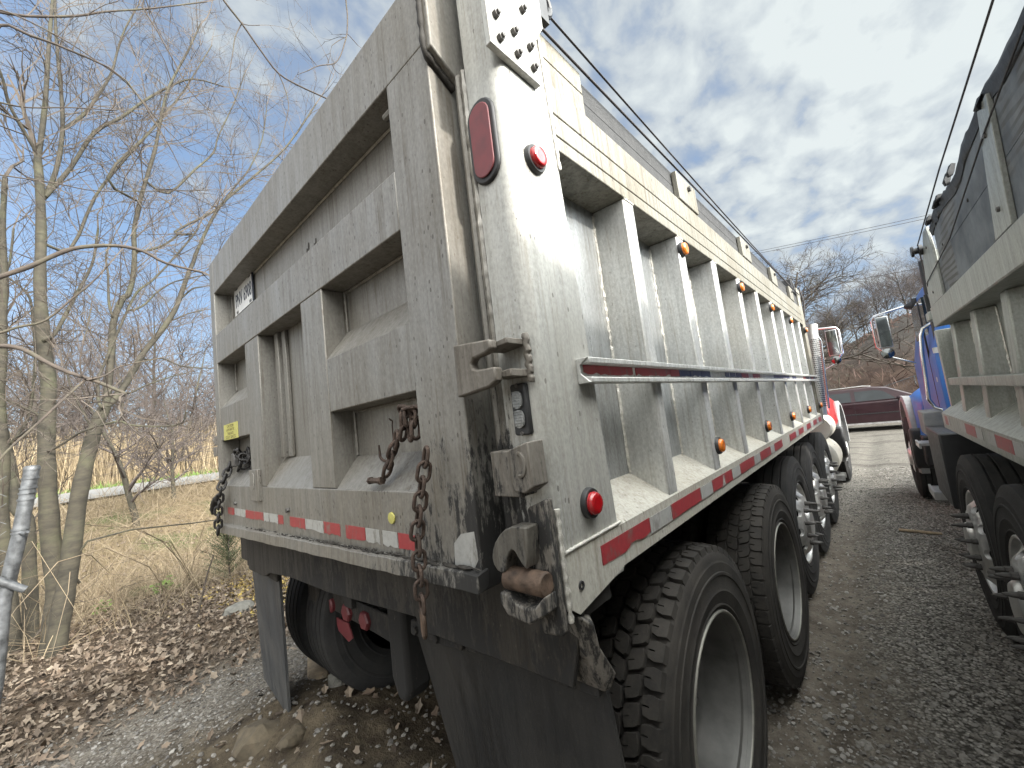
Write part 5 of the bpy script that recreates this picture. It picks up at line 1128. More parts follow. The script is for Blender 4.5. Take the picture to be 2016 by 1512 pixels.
TREES = json.loads('''{"A":[[[-5.1,-0.74,-0.025,0.112],[-5.108,-0.707,0.252,0.108],[-5.115,-0.687,0.586,0.104],[-5.123,-0.721,0.99,0.099],[-5.131,-0.731,1.259,0.093],[-5.138,-0.742,1.623,0.088],[-5.146,-0.741,1.946,0.083],[-5.154,-0.726,2.37,0.078],[-5.162,-0.75,2.708,0.072],[-5.169,-0.773,3.148,0.066],[-5.177,-0.776,3.449,0.061],[-5.185,-0.768,3.844,0.055],[-5.192,-0.773,4.277,0.049],[-5.2,-0.788,4.646,0.043]],[[-5.2,-0.788,4.646,0.035],[-5.2,-0.77,4.809,0.032],[-5.2,-0.736,5.28,0.029],[-5.2,-0.717,5.756,0.025],[-5.2,-0.698,6.15,0.022],[-5.2,-0.682,6.453,0.018],[-5.2,-0.671,6.759,0.015]],[[-5.2,-0.79,4.685,0.023],[-5.125,-0.895,4.897,0.02],[-5.05,-0.962,5.037,0.018],[-4.975,-0.988,5.192,0.015],[-4.9,-1.022,5.285,0.013]],[[-5.2,-0.772,4.193,0.033],[-5.229,-0.718,4.349,0.031],[-5.257,-0.649,4.715,0.028],[-5.286,-0.62,5.116,0.026],[-5.314,-0.626,5.493,0.023],[-5.343,-0.647,5.908,0.021],[-5.371,-0.662,6.316,0.018],[-5.4,-0.666,6.721,0.015]],[[-5.2,-0.74,4.256,0.029],[-5.271,-0.568,4.665,0.027],[-5.343,-0.388,5.188,0.026],[-5.414,-0.164,5.528,0.023],[-5.486,0.054,5.906,0.021],[-5.557,0.294,6.272,0.018],[-5.629,0.575,6.608,0.015],[-5.7,0.938,6.758,0.011]],[[-5.3,-0.605,5.104,0.025],[-5.35,-0.462,5.373,0.023],[-5.4,-0.325,5.763,0.021],[-5.45,-0.229,6.085,0.018],[-5.5,-0.171,6.441,0.016],[-5.55,-0.094,6.822,0.013],[-5.6,0.05,7.318,0.01]],[[-5.1,-0.745,2.805,0.026],[-5.183,-0.689,2.873,0.024],[-5.267,-0.608,3.114,0.023],[-5.35,-0.522,3.386,0.021],[-5.433,-0.463,3.571,0.019],[-5.517,-0.401,3.815,0.018],[-5.6,-0.358,4.208,0.015]],[[-5.2,-0.576,3.763,0.02],[-5.286,-0.4,4.399,0.019],[-5.371,-0.207,4.868,0.018],[-5.457,0.039,5.4,0.017],[-5.543,0.214,5.805,0.015],[-5.629,0.441,6.311,0.013],[-5.714,0.697,6.997,0.011],[-5.8,0.846,7.422,0.009]],[[-5.05,-0.721,1.766,0.014],[-4.957,-0.639,1.819,0.013],[-4.864,-0.518,1.909,0.012],[-4.771,-0.296,1.973,0.012],[-4.679,-0.221,1.924,0.011],[-4.586,-0.04,1.886,0.01],[-4.493,0.126,1.894,0.009],[-4.4,0.149,1.999,0.008]]],"B":[[[-5.0,-0.701,0.025,0.105],[-5.0,-0.658,0.382,0.1],[-5.0,-0.617,0.667,0.094],[-5.0,-0.559,1.235,0.09],[-5.0,-0.514,1.534,0.084],[-5.0,-0.458,1.832,0.078],[-5.0,-0.405,2.039,0.072],[-5.0,-0.362,2.139,0.065]],[[-5.0,-0.362,2.139,0.046],[-5.04,-0.335,2.414,0.044],[-5.08,-0.306,2.725,0.043],[-5.12,-0.287,3.02,0.041],[-5.16,-0.216,3.279,0.039],[-5.2,-0.165,3.354,0.037],[-5.24,-0.117,3.574,0.035],[-5.28,-0.095,3.882,0.033],[-5.32,-0.09,4.148,0.031],[-5.36,-0.018,4.59,0.029],[-5.4,0.12,5.232,0.027],[-5.44,0.162,5.492,0.024],[-5.48,0.263,6.109,0.022],[-5.52,0.379,6.509,0.019],[-5.56,0.521,6.943,0.017],[-5.6,0.673,7.457,0.014]],[[-5.0,-0.362,2.139,0.046],[-5.046,-0.294,2.217,0.044],[-5.092,-0.188,2.423,0.043],[-5.138,-0.06,2.719,0.041],[-5.185,0.07,2.939,0.039],[-5.231,0.215,3.222,0.037],[-5.277,0.297,3.465,0.035],[-5.323,0.375,3.73,0.032],[-5.369,0.442,3.919,0.03],[-5.415,0.503,4.118,0.027],[-5.462,0.746,4.747,0.024],[-5.508,1.043,5.184,0.022],[-5.554,1.667,6.065,0.019],[-5.6,2.206,7.11,0.016]],[[-4.9,-0.397,2.129,0.019],[-4.94,-0.414,2.207,0.018],[-4.98,-0.41,2.402,0.017],[-5.02,-0.375,2.528,0.017],[-5.06,-0.306,2.752,0.017],[-5.1,-0.233,2.987,0.016],[-5.14,-0.107,3.357,0.016],[-5.18,0.023,3.528,0.016],[-5.22,0.162,3.745,0.015],[-5.26,0.386,4.127,0.015],[-5.3,0.488,4.325,0.015]],[[-5.1,-0.298,3.09,0.018],[-5.15,-0.315,3.246,0.016],[-5.2,-0.313,3.553,0.014],[-5.25,-0.323,3.767,0.013],[-5.3,-0.272,3.968,0.011]],[[-5.1,-0.461,1.966,0.015],[-5.2,-0.497,2.095,0.014],[-5.3,-0.554,2.274,0.013],[-5.4,-0.592,2.44,0.011],[-5.5,-0.61,2.595,0.01]],[[-5.2,-0.02,2.652,0.015],[-5.133,0.096,2.66,0.013],[-5.067,0.237,2.568,0.011],[-5.0,0.48,2.536,0.009]],[[-5.1,-0.19,2.282,0.014],[-5.167,-0.055,2.368,0.012],[-5.233,0.129,2.461,0.009],[-5.3,0.341,2.543,0.007]],[[-5.3,0.196,3.135,0.014],[-5.25,0.341,3.219,0.011],[-5.2,0.483,3.269,0.009]],[[-5.4,0.316,3.451,0.016],[-5.4,0.421,3.58,0.014],[-5.4,0.526,3.627,0.012]],[[-5.1,-0.138,3.159,0.015],[-5.125,-0.039,3.246,0.013],[-5.15,0.067,3.405,0.012],[-5.175,0.231,3.565,0.011],[-5.2,0.491,3.696,0.009]],[[-5.1,-0.307,4.567,0.019],[-5.3,0.021,5.298,0.017],[-5.5,0.207,5.729,0.015]],[[-5.4,0.23,4.74,0.019],[-5.46,0.515,5.19,0.018],[-5.52,0.735,5.551,0.016],[-5.58,0.816,5.867,0.013],[-5.64,1.034,6.498,0.011],[-5.7,1.227,7.158,0.009]],[[-5.4,0.279,4.266,0.019],[-5.48,0.75,4.757,0.018],[-5.56,0.955,5.154,0.016],[-5.64,1.177,5.557,0.014],[-5.72,1.404,6.177,0.012],[-5.8,1.533,6.875,0.009]],[[-5.2,0.022,3.9,0.02],[-5.3,0.181,4.052,0.017],[-5.4,0.342,4.287,0.014]]],"C":[[[-5.6,-0.848,-0.111,0.084],[-5.7,-0.856,0.32,0.079],[-5.8,-0.868,0.825,0.074],[-5.9,-0.881,1.16,0.069],[-6.0,-0.962,1.273,0.062],[-6.1,-0.973,1.525,0.056],[-6.2,-1.005,1.79,0.049]],[[-6.2,-1.005,1.79,0.041],[-6.267,-1.042,2.061,0.037],[-6.333,-1.08,2.284,0.033],[-6.4,-1.135,2.566,0.029]],[[-6.2,-0.982,1.963,0.023],[-6.25,-0.934,2.073,0.022],[-6.3,-0.894,2.172,0.021],[-6.35,-0.858,2.458,0.02],[-6.4,-0.836,2.893,0.019],[-6.45,-0.853,3.252,0.018],[-6.5,-0.876,3.584,0.017],[-6.55,-0.956,3.748,0.015],[-6.6,-1.036,3.84,0.014]],[[-5.4,-0.785,2.091,0.017],[-5.533,-0.896,2.228,0.015],[-5.667,-1.013,2.323,0.013],[-5.8,-1.067,2.416,0.012]]],"D":[[[-5.4,-0.92,-0.063,0.076],[-5.44,-0.959,0.413,0.072],[-5.48,-0.996,0.857,0.067],[-5.52,-1.017,1.307,0.063],[-5.56,-1.009,1.767,0.059],[-5.6,-1.036,2.248,0.054],[-5.64,-1.028,2.745,0.05],[-5.68,-1.028,3.158,0.045],[-5.72,-1.022,3.587,0.039],[-5.76,-1.035,4.08,0.034],[-5.8,-1.022,4.655,0.029]],[[-6.6,-1.088,3.18,0.02],[-6.68,-1.072,3.59,0.019],[-6.76,-1.088,3.884,0.018],[-6.84,-1.048,4.086,0.017],[-6.92,-1.03,4.386,0.016],[-7.0,-1.022,4.615,0.015]]],"E":[[[-4.6,-1.415,0.342,0.119],[-4.562,-1.403,1.098,0.111],[-4.525,-1.389,1.782,0.103],[-4.487,-1.361,2.274,0.094],[-4.45,-1.332,2.708,0.085],[-4.412,-1.312,3.153,0.075],[-4.375,-1.293,3.687,0.065],[-4.337,-1.284,4.19,0.055],[-4.3,-1.254,4.888,0.045]],[[-4.4,-1.325,2.696,0.028],[-4.344,-1.15,2.949,0.027],[-4.289,-0.96,3.084,0.026],[-4.233,-0.807,3.182,0.025],[-4.178,-0.649,3.308,0.023],[-4.122,-0.522,3.369,0.022],[-4.067,-0.319,3.408,0.02],[-4.011,-0.161,3.375,0.018],[-3.956,-0.021,3.28,0.016],[-3.9,0.23,3.227,0.015]],[[-4.5,-1.363,2.276,0.027],[-4.438,-1.178,2.529,0.026],[-4.375,-0.964,2.563,0.026],[-4.312,-0.849,2.529,0.025],[-4.25,-0.734,2.424,0.023],[-4.188,-0.615,2.33,0.022],[-4.125,-0.491,2.263,0.021],[-4.062,-0.323,2.152,0.02],[-4.0,-0.305,2.122,0.018]],[[-4.15,-0.524,2.263,0.014],[-4.062,-0.657,2.077,0.013],[-3.975,-0.769,1.916,0.012],[-3.888,-0.9,1.735,0.011],[-3.8,-0.968,1.599,0.01]],[[-4.1,-0.542,2.288,0.008],[-4.067,-0.55,2.432,0.007],[-4.033,-0.507,2.674,0.006],[-4.0,-0.48,2.902,0.005]],[[-4.1,-0.512,2.255,0.011],[-4.1,-0.408,2.293,0.01],[-4.1,-0.317,2.371,0.008],[-4.1,-0.124,2.43,0.007]],[[-4.5,-1.346,2.496,0.016],[-4.471,-1.114,2.618,0.015],[-4.443,-0.968,2.683,0.014],[-4.414,-0.868,2.735,0.013],[-4.386,-0.735,2.792,0.012],[-4.357,-0.581,2.995,0.011],[-4.329,-0.473,3.134,0.01],[-4.3,-0.36,3.321,0.009]],[[-4.3,-1.279,4.17,0.02],[-4.25,-1.062,4.804,0.019],[-4.2,-0.961,5.144,0.017],[-4.15,-0.801,5.124,0.015],[-4.1,-0.575,5.097,0.012],[-4.05,-0.234,4.981,0.01],[-4.0,0.064,4.395,0.007]],[[-4.4,-1.059,5.376,0.016],[-4.36,-0.836,5.453,0.015],[-4.32,-0.54,5.637,0.014],[-4.28,-0.356,5.783,0.012],[-4.24,-0.022,6.036,0.01],[-4.2,0.437,6.428,0.009]],[[-4.4,-1.055,4.599,0.011],[-4.35,-0.968,4.569,0.01],[-4.3,-0.817,4.573,0.008],[-4.25,-0.58,4.668,0.007],[-4.2,-0.333,4.744,0.005]],[[-4.3,-1.012,3.916,0.008],[-4.283,-0.912,3.919,0.007],[-4.267,-0.672,3.945,0.007],[-4.25,-0.488,3.945,0.006],[-4.233,-0.3,3.99,0.006],[-4.217,0.051,4.118,0.006],[-4.2,0.384,4.241,0.005]],[[-4.2,-0.866,4.372,0.009],[-4.2,-0.849,4.52,0.009],[-4.2,-0.858,4.722,0.007],[-4.2,-0.831,4.828,0.006]],[[-4.2,-0.961,5.28,0.008],[-4.167,-0.785,5.26,0.008],[-4.133,-0.578,5.189,0.007],[-4.1,-0.397,5.088,0.007],[-4.067,-0.228,4.969,0.007],[-4.033,-0.042,4.714,0.006],[-4.0,0.035,4.597,0.006]]],"F":[[[-2.9,0.06,5.429,0.011],[-2.914,0.252,5.191,0.011],[-2.929,0.379,5.082,0.011],[-2.943,0.526,4.923,0.01],[-2.957,0.656,4.812,0.01],[-2.971,0.831,4.806,0.01],[-2.986,1.051,4.832,0.01],[-3.0,1.339,4.863,0.01]],[[-2.95,0.386,5.104,0.007],[-2.95,0.331,4.941,0.006],[-2.95,0.306,4.771,0.005],[-2.95,0.268,4.508,0.004],[-2.95,0.305,4.367,0.003]],[[-2.95,0.653,4.802,0.007],[-2.95,0.7,4.667,0.006],[-2.95,0.716,4.514,0.005],[-2.95,0.662,4.263,0.004],[-2.95,0.657,4.166,0.003]],[[-2.95,0.386,5.104,0.005],[-2.95,0.437,5.124,0.004],[-2.95,0.522,5.185,0.003]],[[-3.2,-0.2,5.118,0.008],[-3.2,-0.127,4.866,0.007],[-3.2,-0.031,4.668,0.006],[-3.2,0.059,4.471,0.005],[-3.2,0.188,4.364,0.004]],[[-3.0,0.539,6.1,0.011],[-3.0,0.608,5.848,0.01],[-3.0,0.981,6.161,0.011],[-3.0,1.417,6.466,0.011],[-3.0,1.396,6.147,0.01],[-3.0,1.398,5.969,0.01],[-3.0,1.374,5.739,0.009],[-3.0,1.328,5.569,0.009],[-3.0,1.273,5.407,0.008],[-3.0,1.201,5.284,0.007],[-3.0,1.075,5.188,0.007],[-3.0,1.014,5.133,0.006],[-3.0,0.933,5.041,0.006]],[[-3.0,1.374,5.739,0.006],[-3.0,1.416,5.722,0.005],[-3.0,1.49,5.678,0.004]],[[-3.0,1.371,5.702,0.006],[-3.0,1.277,5.592,0.005],[-3.0,1.196,5.48,0.003]],[[-3.0,1.18,5.27,0.006],[-3.0,1.206,5.22,0.004],[-3.0,1.251,5.204,0.003]],[[-3.0,1.149,5.262,0.004],[-3.0,1.142,5.301,0.003],[-3.0,1.124,5.328,0.003]],[[-3.0,1.025,5.156,0.004],[-3.0,0.989,5.181,0.003],[-3.0,0.958,5.204,0.003]]]}''')
def traced_tree(key, label, seed, dens, tl, depth=2, group=None, mat='bark', r_skip=0.055, cat='tree'):
    rng = random.Random(seed); limbs = TREES[key]; root = empty('bare_tree', (limbs[0][0][0], limbs[0][0][1], 0), 0, label, cat, group)
    o = root.location; b = MB(); tw = MB()
    built = []
    for li, L in enumerate(limbs):
        if li > 0 and built:
            s0 = Vector(L[0][:3]); near = min(built, key=lambda w: (Vector(w[:3])-s0).length-0.6*w[3]+(0.4 if w[2] > s0.z+0.15 else 0))
            if 0.03 < (Vector(near[:3])-s0).length < 1.6: L = [[near[0], near[1], near[2], min(near[3], L[0][3])]]+L
        for i_ in range(len(L)-1):
            for s_ in range(6): built.append([L[i_][c_]+(L[i_+1][c_]-L[i_][c_])*s_/6 for c_ in range(4)])
        # smooth the polyline
        P = [Vector(p[:3])-o for p in L]; rs = [max(0.003, p[3]*0.70) for p in L]; Q = []; qr = []
        for i in range(len(P)-1):
            p0, p1, p2, p3 = P[max(i-1, 0)], P[i], P[i+1], P[min(i+2, len(P)-1)]
            for s in range(3):
                t = s/3; Q.append(0.5*((2*p1)+(p2-p0)*t+(2*p0-5*p1+4*p2-p3)*t*t+(3*p1-p0-3*p2+p3)*t*t*t)); qr.append(rs[i]+(rs[i+1]-rs[i])*t)
        Q.append(P[-1]); qr.append(rs[-1])
        if li == 0 and key in 'ABCD':
            Q = [Q[0]+(Q[0]-Q[1]).normalized()*0.25]+Q; qr = [qr[0]*1.25]+qr
        qr = [r*(1+0.05*math.sin(i*1.7+li)) for i, r in enumerate(qr)]
        b.tube([tuple(q_) for q_ in Q], qr, 12 if qr[0] > 0.04 else 7, True)
        for i in range(1, len(Q)):
            seg = (Q[i]-Q[i-1]).length
            if qr[i] > r_skip: continue
            k = seg*dens*(1.0 if qr[i] < 0.035 else 0.45); k = int(k)+(rng.random() < k-int(k))
            for _ in range(k):
                d = (Q[i]-Q[i-1]).normalized(); ov = d.cross(Vector((rng.gauss(0, 1), rng.gauss(0, 1), rng.gauss(0, 1)))).normalized()
                twig(tw, Q[i-1].lerp(Q[i], rng.random()), d*0.6+ov*0.8+Vector((0, 0, 0.2)), tl*rng.uniform(0.5, 1.2), min(0.0072, max(0.0038, qr[i]*0.5))*rng.uniform(0.7, 1.1), depth, rng)
        if qr[-1] < 0.03: twig(tw, Q[-1], (Q[-1]-Q[-2]), tl*1.2, qr[-1]*0.9, depth, rng)
    b.build('trunk', mat, root, 80); tw.build('twigs', 'twig', root, 80)
    return root
traced_tree('A', 'tall bare smooth barked tree, its grey trunk the straightest in the clump on the left', 1, 7.0, 0.7)
traced_tree('B', 'bare tree forking low into two leaning stems, nearest the tailgate of the silver truck', 2, 6.5, 0.7)
traced_tree('C', 'thin crooked bare tree with a kinked trunk behind the leaning pipe post', 3, 5.0, 0.75)
traced_tree('D', 'slim bare tree rising along the left edge behind the pipe post', 4, 5.0, 0.8)
TREES['F'].append([[-3.3, -4.2, -0.2, 0.14], [-3.25, -4.1, 2.0, 0.12], [-3.2, -4.0, 4.0, 0.10], [-3.1, -3.7, 6.0, 0.08], [-3.0, -3.0, 7.6, 0.05]])
TREES['F'] = [TREES['F'][-1]]+TREES['F'][:-1]
for q_ in (0, 5, 6): pass
TREES['F'].append([[-3.1, -3.7, 6.0, 0.05], [-3.0, -2.2, 6.1, 0.03], [-2.95, -0.9, 5.9, 0.018]]+[TREES['F'][1][0]])
for k in (5, 6): TREES['F'].append([[-3.1, -3.7, 6.0, 0.05], [-3.1, -2.0, 6.6, 0.02]]+[TREES['F'][k][0]])
traced_tree('E', 'bare tree just outside the left edge whose thick arched limb reaches across to the truck', 5, 1.6, 0.6, 2, None, 'bark_dark')
traced_tree('F', 'bare tree overhead whose few thin branches hang into the sky above the tailgate', 6, 0.5, 0.25, 1, None, 'bark_dark')
def wild_tree(name, h, seed, spread, nlimb, depth, r0, sides=4, thin=1.0, up=0.45, mat='twig_far'):
    """free standing bare tree about h metres tall"""
    rng = random.Random(seed); root = empty(name); b = MB(); tw = MB()
    P = [Vector((0, 0, -0.3))]; d = Vector((rng.gauss(0, .05), rng.gauss(0, .05), 1)).normalized(); k = 9
    for i in range(k): d = (d+Vector((rng.gauss(0, .07), rng.gauss(0, .07), 0.10))).normalized(); P.append(P[-1]+d*(h*0.82/k))
    rs = [r0*(1-0.85*i/k) for i in range(k+1)]; b.tube([tuple(p_) for p_ in P], rs, 8)
    for j in range(nlimb):
        t = rng.uniform(0.18, 1.0)*k; i = min(int(t), k-1); p_ = P[i].lerp(P[i+1], t-i); a = rng.uniform(0, 6.3)
        nd = Vector((math.cos(a)*spread, math.sin(a)*spread, rng.uniform(0.35, 1.0)))
        twig(tw, p_, nd, h*(0.30-0.12*t/k)*rng.uniform(0.8, 1.35), rs[i]*0.5*thin, depth, rng, up, sides, 0.75, 5)
    b.build('trunk', 'bark' if mat != 'bark_dark' else mat, root, 80); tw.build('twigs', mat, root, 80)
    return root
# far trees on the left: three kinds, copied
rng = random.Random(21)
protos = [wild_tree('bare_tree', 8.0, 31, 0.9, 26, 3, 0.11), wild_tree('bare_tree', 6.5, 32, 1.0, 24, 3, 0.09), wild_tree('bare_tree', 9.5, 33, 0.7, 28, 3, 0.13)]
kinds = ['thin bare tree with brownish twigs in the far woods beyond the reeds']
used = [False]*3
def place(i, x, y, s, label, group, rz=None):
    o = protos[i] if not used[i] else copy_tree(protos[i]); used[i] = True
    o.location = (x, y, ground_h(x, y)-0.05); o.scale = (s, s, s); o.rotation_euler = (0, 0, rng.uniform(0, 6.28) if rz is None else rz)
    tag(o, label, 'tree', group); return o
for k in range(36):
    x = -26-16*rng.random(); y = -9+30*(k+rng.random())/36
    place(k % 3, x, y, rng.uniform(0.75, 1.2), kinds[0], 'bare trees in the far woods on the left')
for k in range(6):
    x = -12-4*rng.random(); y = -3.2+12*(k+rng.random())/6
    place((k+1) % 3, x, y, rng.uniform(0.38, 0.62), 'young bare tree in the brush between the near trunks and the pale path', 'young bare trees in the brush')
# right: big spreading tree behind the silver truck's cab, and the wood along the hill top
hp = [wild_tree('bare_tree', 9.0, 41, 0.55, 40, 3, 0.11, 3), wild_tree('bare_tree', 8.0, 42, 0.65, 36, 3, 0.10, 3)]
hu = [False, False]
for k in range(40):
    x = -10+24*(k+rng.random())/40; y = 33+16*rng.random(); i = k % 2
    o = hp[i] if not hu[i] else copy_tree(hp[i]); hu[i] = True; s = rng.uniform(0.40, 0.62)
    o.location = (x, y, ground_h(x, y)-0.1); o.scale = (s, s, s); o.rotation_euler = (0, 0, rng.uniform(0, 6.28)); tag(o, 'bare grey tree in the wood along the top of the brown hill', 'tree', 'bare trees on the hill top')
big = wild_tree('bare_tree', 8.8, 51, 1.5, 30, 4, 0.20, 3, 0.9, 0.15, 'bark_dark')
big.location = (-2.6, 23, ground_h(-2.6, 23)-0.2); tag(big, 'dark spreading bare tree behind the mirror of the silver truck', 'tree')
sh = wild_tree('bare_shrub', 3.0, 52, 1.6, 30, 3, 0.05, 3, 0.8, 0.1, 'bark_dark')
sh.location = (-0.9, 20.2, ground_h(-0.9, 20.2)-0.1); tag(sh, 'tangled dark bare shrub at the hill foot above the maroon car', 'shrub')
# ---------------------------------------------------------------- small plants and things on the ground
rng = random.Random(8)
cd = empty('cedar_seedling', (-5.6, 0.70, ground_h(-5.6, 0.70)), 0, 'small dark green cedar seedling left of the tailgate chain', 'shrub')
b = MB(); b.tube([(0, 0, 0), (0.02, 0, 0.35), (0, 0.02, 0.75)], [0.012, 0.009, 0.003], 6); b.build('stem', 'bark_dark', cd, 60)
b = MB()
for k in range(110):
    z = rng.uniform(0.05, 0.74); a = rng.uniform(0, 6.3); L = (0.30*(1-z/0.85)+0.05)*rng.uniform(0.6, 1.1); tip = Vector((math.cos(a)*L, math.sin(a)*L, z+0.12+0.1*rng.random())); base = Vector((0, 0, z))
    for j in range(9):
        p_ = base.lerp(tip, (j+1)/9); q_ = p_+Vector((rng.gauss(0, .022), rng.gauss(0, .022), rng.uniform(0.0, 0.04))); b.tube([tuple(p_), tuple(q_)], [0.004, 0.0015], 3, False)
    b.tube([tuple(base), tuple(tip)], [0.004, 0.001], 3, False)
b.build('foliage', 'pine', cd, 60)
for i, (x, y, s, lab) in enumerate(((-6.9, 0.25, 0.10, 'low bright green leafy plant in the brown brush right of the forked tree'), (-6.5, -0.35, 0.07, 'small green plant just right of the forked tree, farther from the cedar seedling'))):
    o = empty('green_plant', (x, y, ground_h(x, y)), 0, lab, 'plant'); b = MB()
    for k in range(60):
        a = rng.uniform(0, 6.3); d = rng.random()*s*2; c = Vector((math.cos(a)*d, math.sin(a)*d, rng.uniform(0.03, s*2.2))); u = Vector((rng.gauss(0, 1), rng.gauss(0, 1), rng.gauss(0, .5))).normalized()*s*0.45; w = u.cross(Vector((rng.gauss(0, .4), rng.gauss(0, .4), 1))).normalized()*s*0.22
        b.add([tuple(c-u), tuple(c+w), tuple(c+u), tuple(c-w)], [(0, 1, 2, 3)])
    b.build('foliage', 'green', o, 0)
    b = MB(); b.tube([(0, 0, 0), (0.01, 0, s*2)], [0.004, 0.002], 5); b.build('stem', 'straw', o, 60)
# brush stems arching in front of the far slope: individual saplings
for i, (pts, r, lab) in enumerate((
    ([(-7.2, 1.55, 0.0), (-7.15, 1.55, 0.5), (-7.05, 1.5, 1.1), (-7.0, 1.5, 1.6)], 0.016, 'thin pale upright sapling in the brush left of the tailgate'),
    ([(-4.55, 0.18, 0.0), (-4.5, 0.22, 0.2), (-4.52, 0.28, 0.42), (-4.48, 0.33, 0.60)], 0.010, 'short dark bent twig stuck in the leaves beside the left mud flap'),
    ([(-5.1, -0.55, 0.55), (-5.0, -0.62, 0.72), (-4.95, -0.50, 0.92), (-5.0, -0.2, 0.94), (-5.2, 0.3, 0.86), (-5.4, 0.8, 0.80)], 0.011, 'pale vine looping across the trunk of the forked tree'))):
    o = empty('sapling' if i == 0 else 'twig_stem' if i == 1 else 'vine', pts[0], 0, lab, ('sapling', 'twig', 'vine')[i]); P0_ = Vector(pts[0])
    b = MB(); b.tube([tuple(Vector(p_)-P0_) for p_ in pts], [r*(1-0.6*j/len(pts)) for j in range(len(pts))], 7); b.build('stem', 'bark' if i != 1 else 'bark_dark', o, 80)
    if i == 0:
        b = MB()
        for _ in range(16): twig(b, Vector((0.08, 0, rng.uniform(0.5, 1.5))), (rng.gauss(0, 1), rng.gauss(0, 1), 0.4), rng.uniform(0.4, 1.1), 0.006, 1, rng)
        b.build('twigs', 'straw', o, 80)
def rock(name, c, r, seed, mat, label, cat='rock'):
    rr = random.Random(seed); b = MB(); bm = bmesh.new(); bmesh.ops.create_icosphere(bm, subdivisions=3, radius=1.0)
    for v in bm.verts:
        q_ = v.co.copy(); k = 1+0.28*mnoise.noise(q_*1.6+Vector((seed*3.1, 0, 0)))+0.12*mnoise.noise(q_*4+Vector((seed, 5, 0))); v.co = Vector((q_.x*r[0]*k, q_.y*r[1]*k, max(-0.6*r[2], q_.z*r[2]*k)))
    me = bpy.data.meshes.new(name); bm.to_mesh(me); bm.free(); me.materials.append(M[mat]); me.polygons.foreach_set('use_smooth', [True]*len(me.polygons)); me.set_sharp_from_angle(angle=math.radians(28))
    o = bpy.data.objects.new(name, me); COL.objects.link(o); o.location = (c[0], c[1], ground_h(c[0], c[1])+c[2]); o.rotation_euler = (0, 0, rr.uniform(0, 6)); tag(o, label, cat); return o
rock('limestone_rock', (-2.12, 0.44, 0.03), (0.075, 0.06, 0.06), 2, 'stone', 'pale angular rock on the clay in front of the left inner tyre')
rock('clay_clod', (-2.10, 0.02, 0.0), (0.13, 0.10, 0.085), 5, 'clod', 'tan clay clod under the foot of the left mud flap')
rock('clay_clod', (-1.88, 0.10, 0.01), (0.07, 0.05, 0.045), 7, 'clod', 'small tan clay clod right of the larger one on the mound', 'rock')
rock('concrete_lump', (-4.3, 0.48, 0.01), (0.10, 0.13, 0.07), 9, 'stone', 'pale concrete lump in the leaves left of the left mud flap')
ck = empty('timber_chock', (-2.50, 0.47, ground_h(-2.5, 0.47)), math.radians(-22), 'weathered timber chock wedged under the left outer tyre', 'chock')
b = MB(); b.prism([(-0.26, 0.0), (0.26, 0.0), (0.26, 0.035), (-0.20, 0.11), (-0.26, 0.11)], 'y', -0.06, 0.06); b.build('block', 'timber', ck, 30, 0.008)
st = empty('stick', (0.58, 4.9, ground_h(0.58, 4.9)+0.014), math.radians(-7), 'short pale stick lying on the gravel between the two trucks', 'stick')
b = MB(); b.tube([(-0.16, 0, 0.008), (-0.05, 0.01, 0.004), (0.05, 0.0, 0.004), (0.14, 0.01, 0.002)], [0.014, 0.015, 0.014, 0.010], 8); b.build('branch', 'timber', st, 50)
# leaning pipe post of the old fence, with its wire mesh
fp = empty('fence_post', (-3.6, -0.95, 0.0), 0, 'leaning galvanised pipe fence post at the left edge, wire ties round its top', 'fence post')
dp = [(-0.02, 0.02, 0.35), (0.0, 0.05, 0.81), (0.0, 0.115, 1.19), (0.0, 0.165, 1.585)]
b = MB(); b.tube([(-0.02, -0.02, 0.0)]+dp, 0.036, 20); b.lathe([(0, 0.038), (0.02, 0.038), (0.03, 0.03), (0.032, 0.0005)], (0, 0.165, 1.58), 'z', 20); b.build('pipe', 'galv', fp, 50)
for z, y in ((1.53, 0.158), (1.47, 0.150), (1.44, 0.146), (1.40, 0.141), (1.22, 0.118), (1.20, 0.116), (0.9, 0.066)): b = MB(); b.lathe([(-0.006, 0.037), (-0.006, 0.041), (0.006, 0.041), (0.006, 0.037)], (0, y, z), 'z', 18); b.build('tie_band', 'galv', fp, 50)
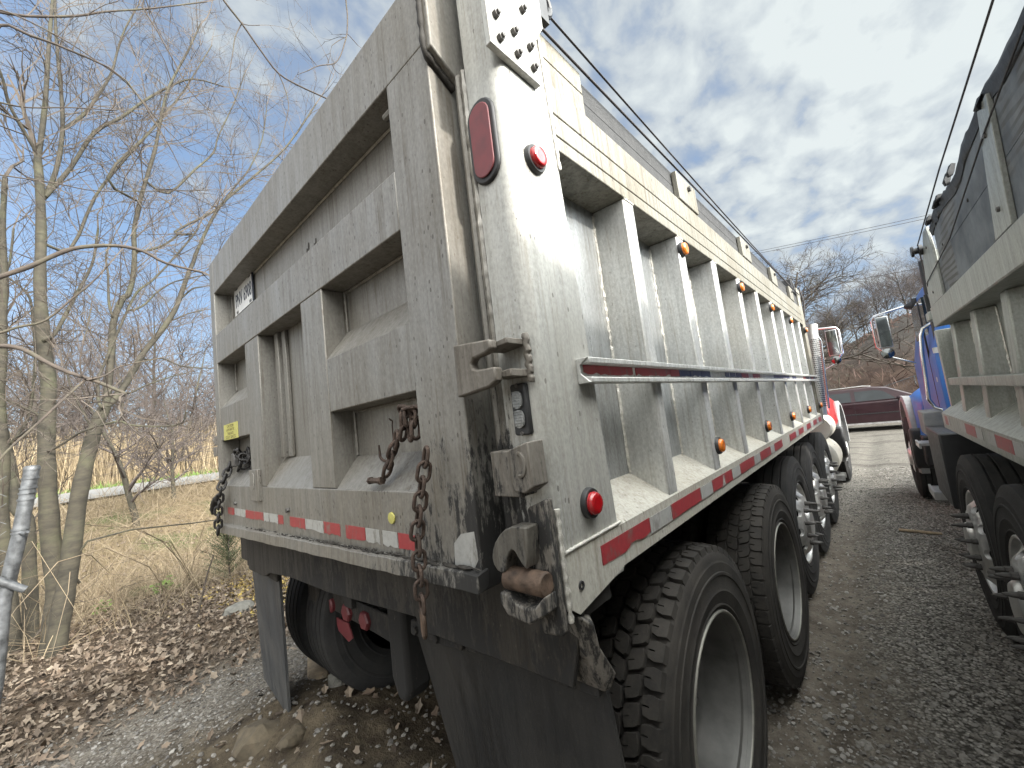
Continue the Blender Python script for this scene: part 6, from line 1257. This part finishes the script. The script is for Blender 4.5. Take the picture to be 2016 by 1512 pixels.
b = MB(); b.tube([(0.04, 0.116, 1.20), (0.07, 0.14, 1.19), (0.09, 0.15, 1.20)], 0.008, 6); b.build('tie_band', 'galv', fp, 50)
b = MB(); b.tube([(0.05, -0.40, 1.33), (0.05, 0.035, 0.943), (0.05, 0.137, 0.853)], 0.021, 14); b.build('cross_rail', 'galv', fp, 50)
b = MB()
for k in range(16):
    z0 = 0.25+0.085*k; pts = []
    for i in range(22): pts.append((-0.02+0.006*(i % 2), 0.06-0.055*i, z0+(0.036 if (i+k) % 2 else -0.006)))
    b.tube(pts, 0.0018, 4)
b.build('wire_mesh', 'galv', fp, 60)
# chain link fence at the foot of the hill
ff = empty('chain_link_fence', (0, 22, 0), 0, 'chain link fence with thin top rail climbing the brown hill behind the maroon car', 'fence')
fx = [(-2.6, 0.35), (-0.12, 1.02), (1.5, 1.52), (3.6, 1.78), (6.0, 2.0)]
b = MB(); b.tube([(x, 0, z) for x, z in fx], 0.014, 6); b.build('top_rail', 'galv', ff, 60)
for x, z in fx[1:]: b = MB(); b.tube([(x, 0, z-1.2), (x, 0, z+0.02)], 0.018, 6); b.build('post', 'galv', ff, 60)
b = MB()
for k in range(60):
    x = -2.4+0.14*k; z = np.interp(x, [q_[0] for q_ in fx], [q_[1] for q_ in fx]); b.tube([(x, 0, z), (x+0.5, 0, z-0.9)], 0.0022, 3); b.tube([(x, 0, z), (x-0.5, 0, z-1.1)], 0.0022, 3)
b.build('mesh', 'galv', ff, 60)
# overhead lines
for (z0, z1, lab) in ((9.0, 8.16, 'upper thin overhead wire of the close pair crossing the sky between the trucks'), (8.86, 8.0, 'lower thin overhead wire of the close pair crossing the sky between the trucks'), (6.16, 5.62, 'single low overhead wire crossing just above the far trees')):
    s = (z1-z0)/6.8; zz = lambda x: z0+H+s*(x+3.5)+0.0015*(x*x-12)
    o = empty('overhead_wire', (0, 28, 0), 0, lab, 'wire'); b = MB(); b.tube([(x, 0.02*x, zz(x)) for x in np.linspace(-45, 60, 50)], 0.011, 5); b.build('strand', 'cable', o, 60)
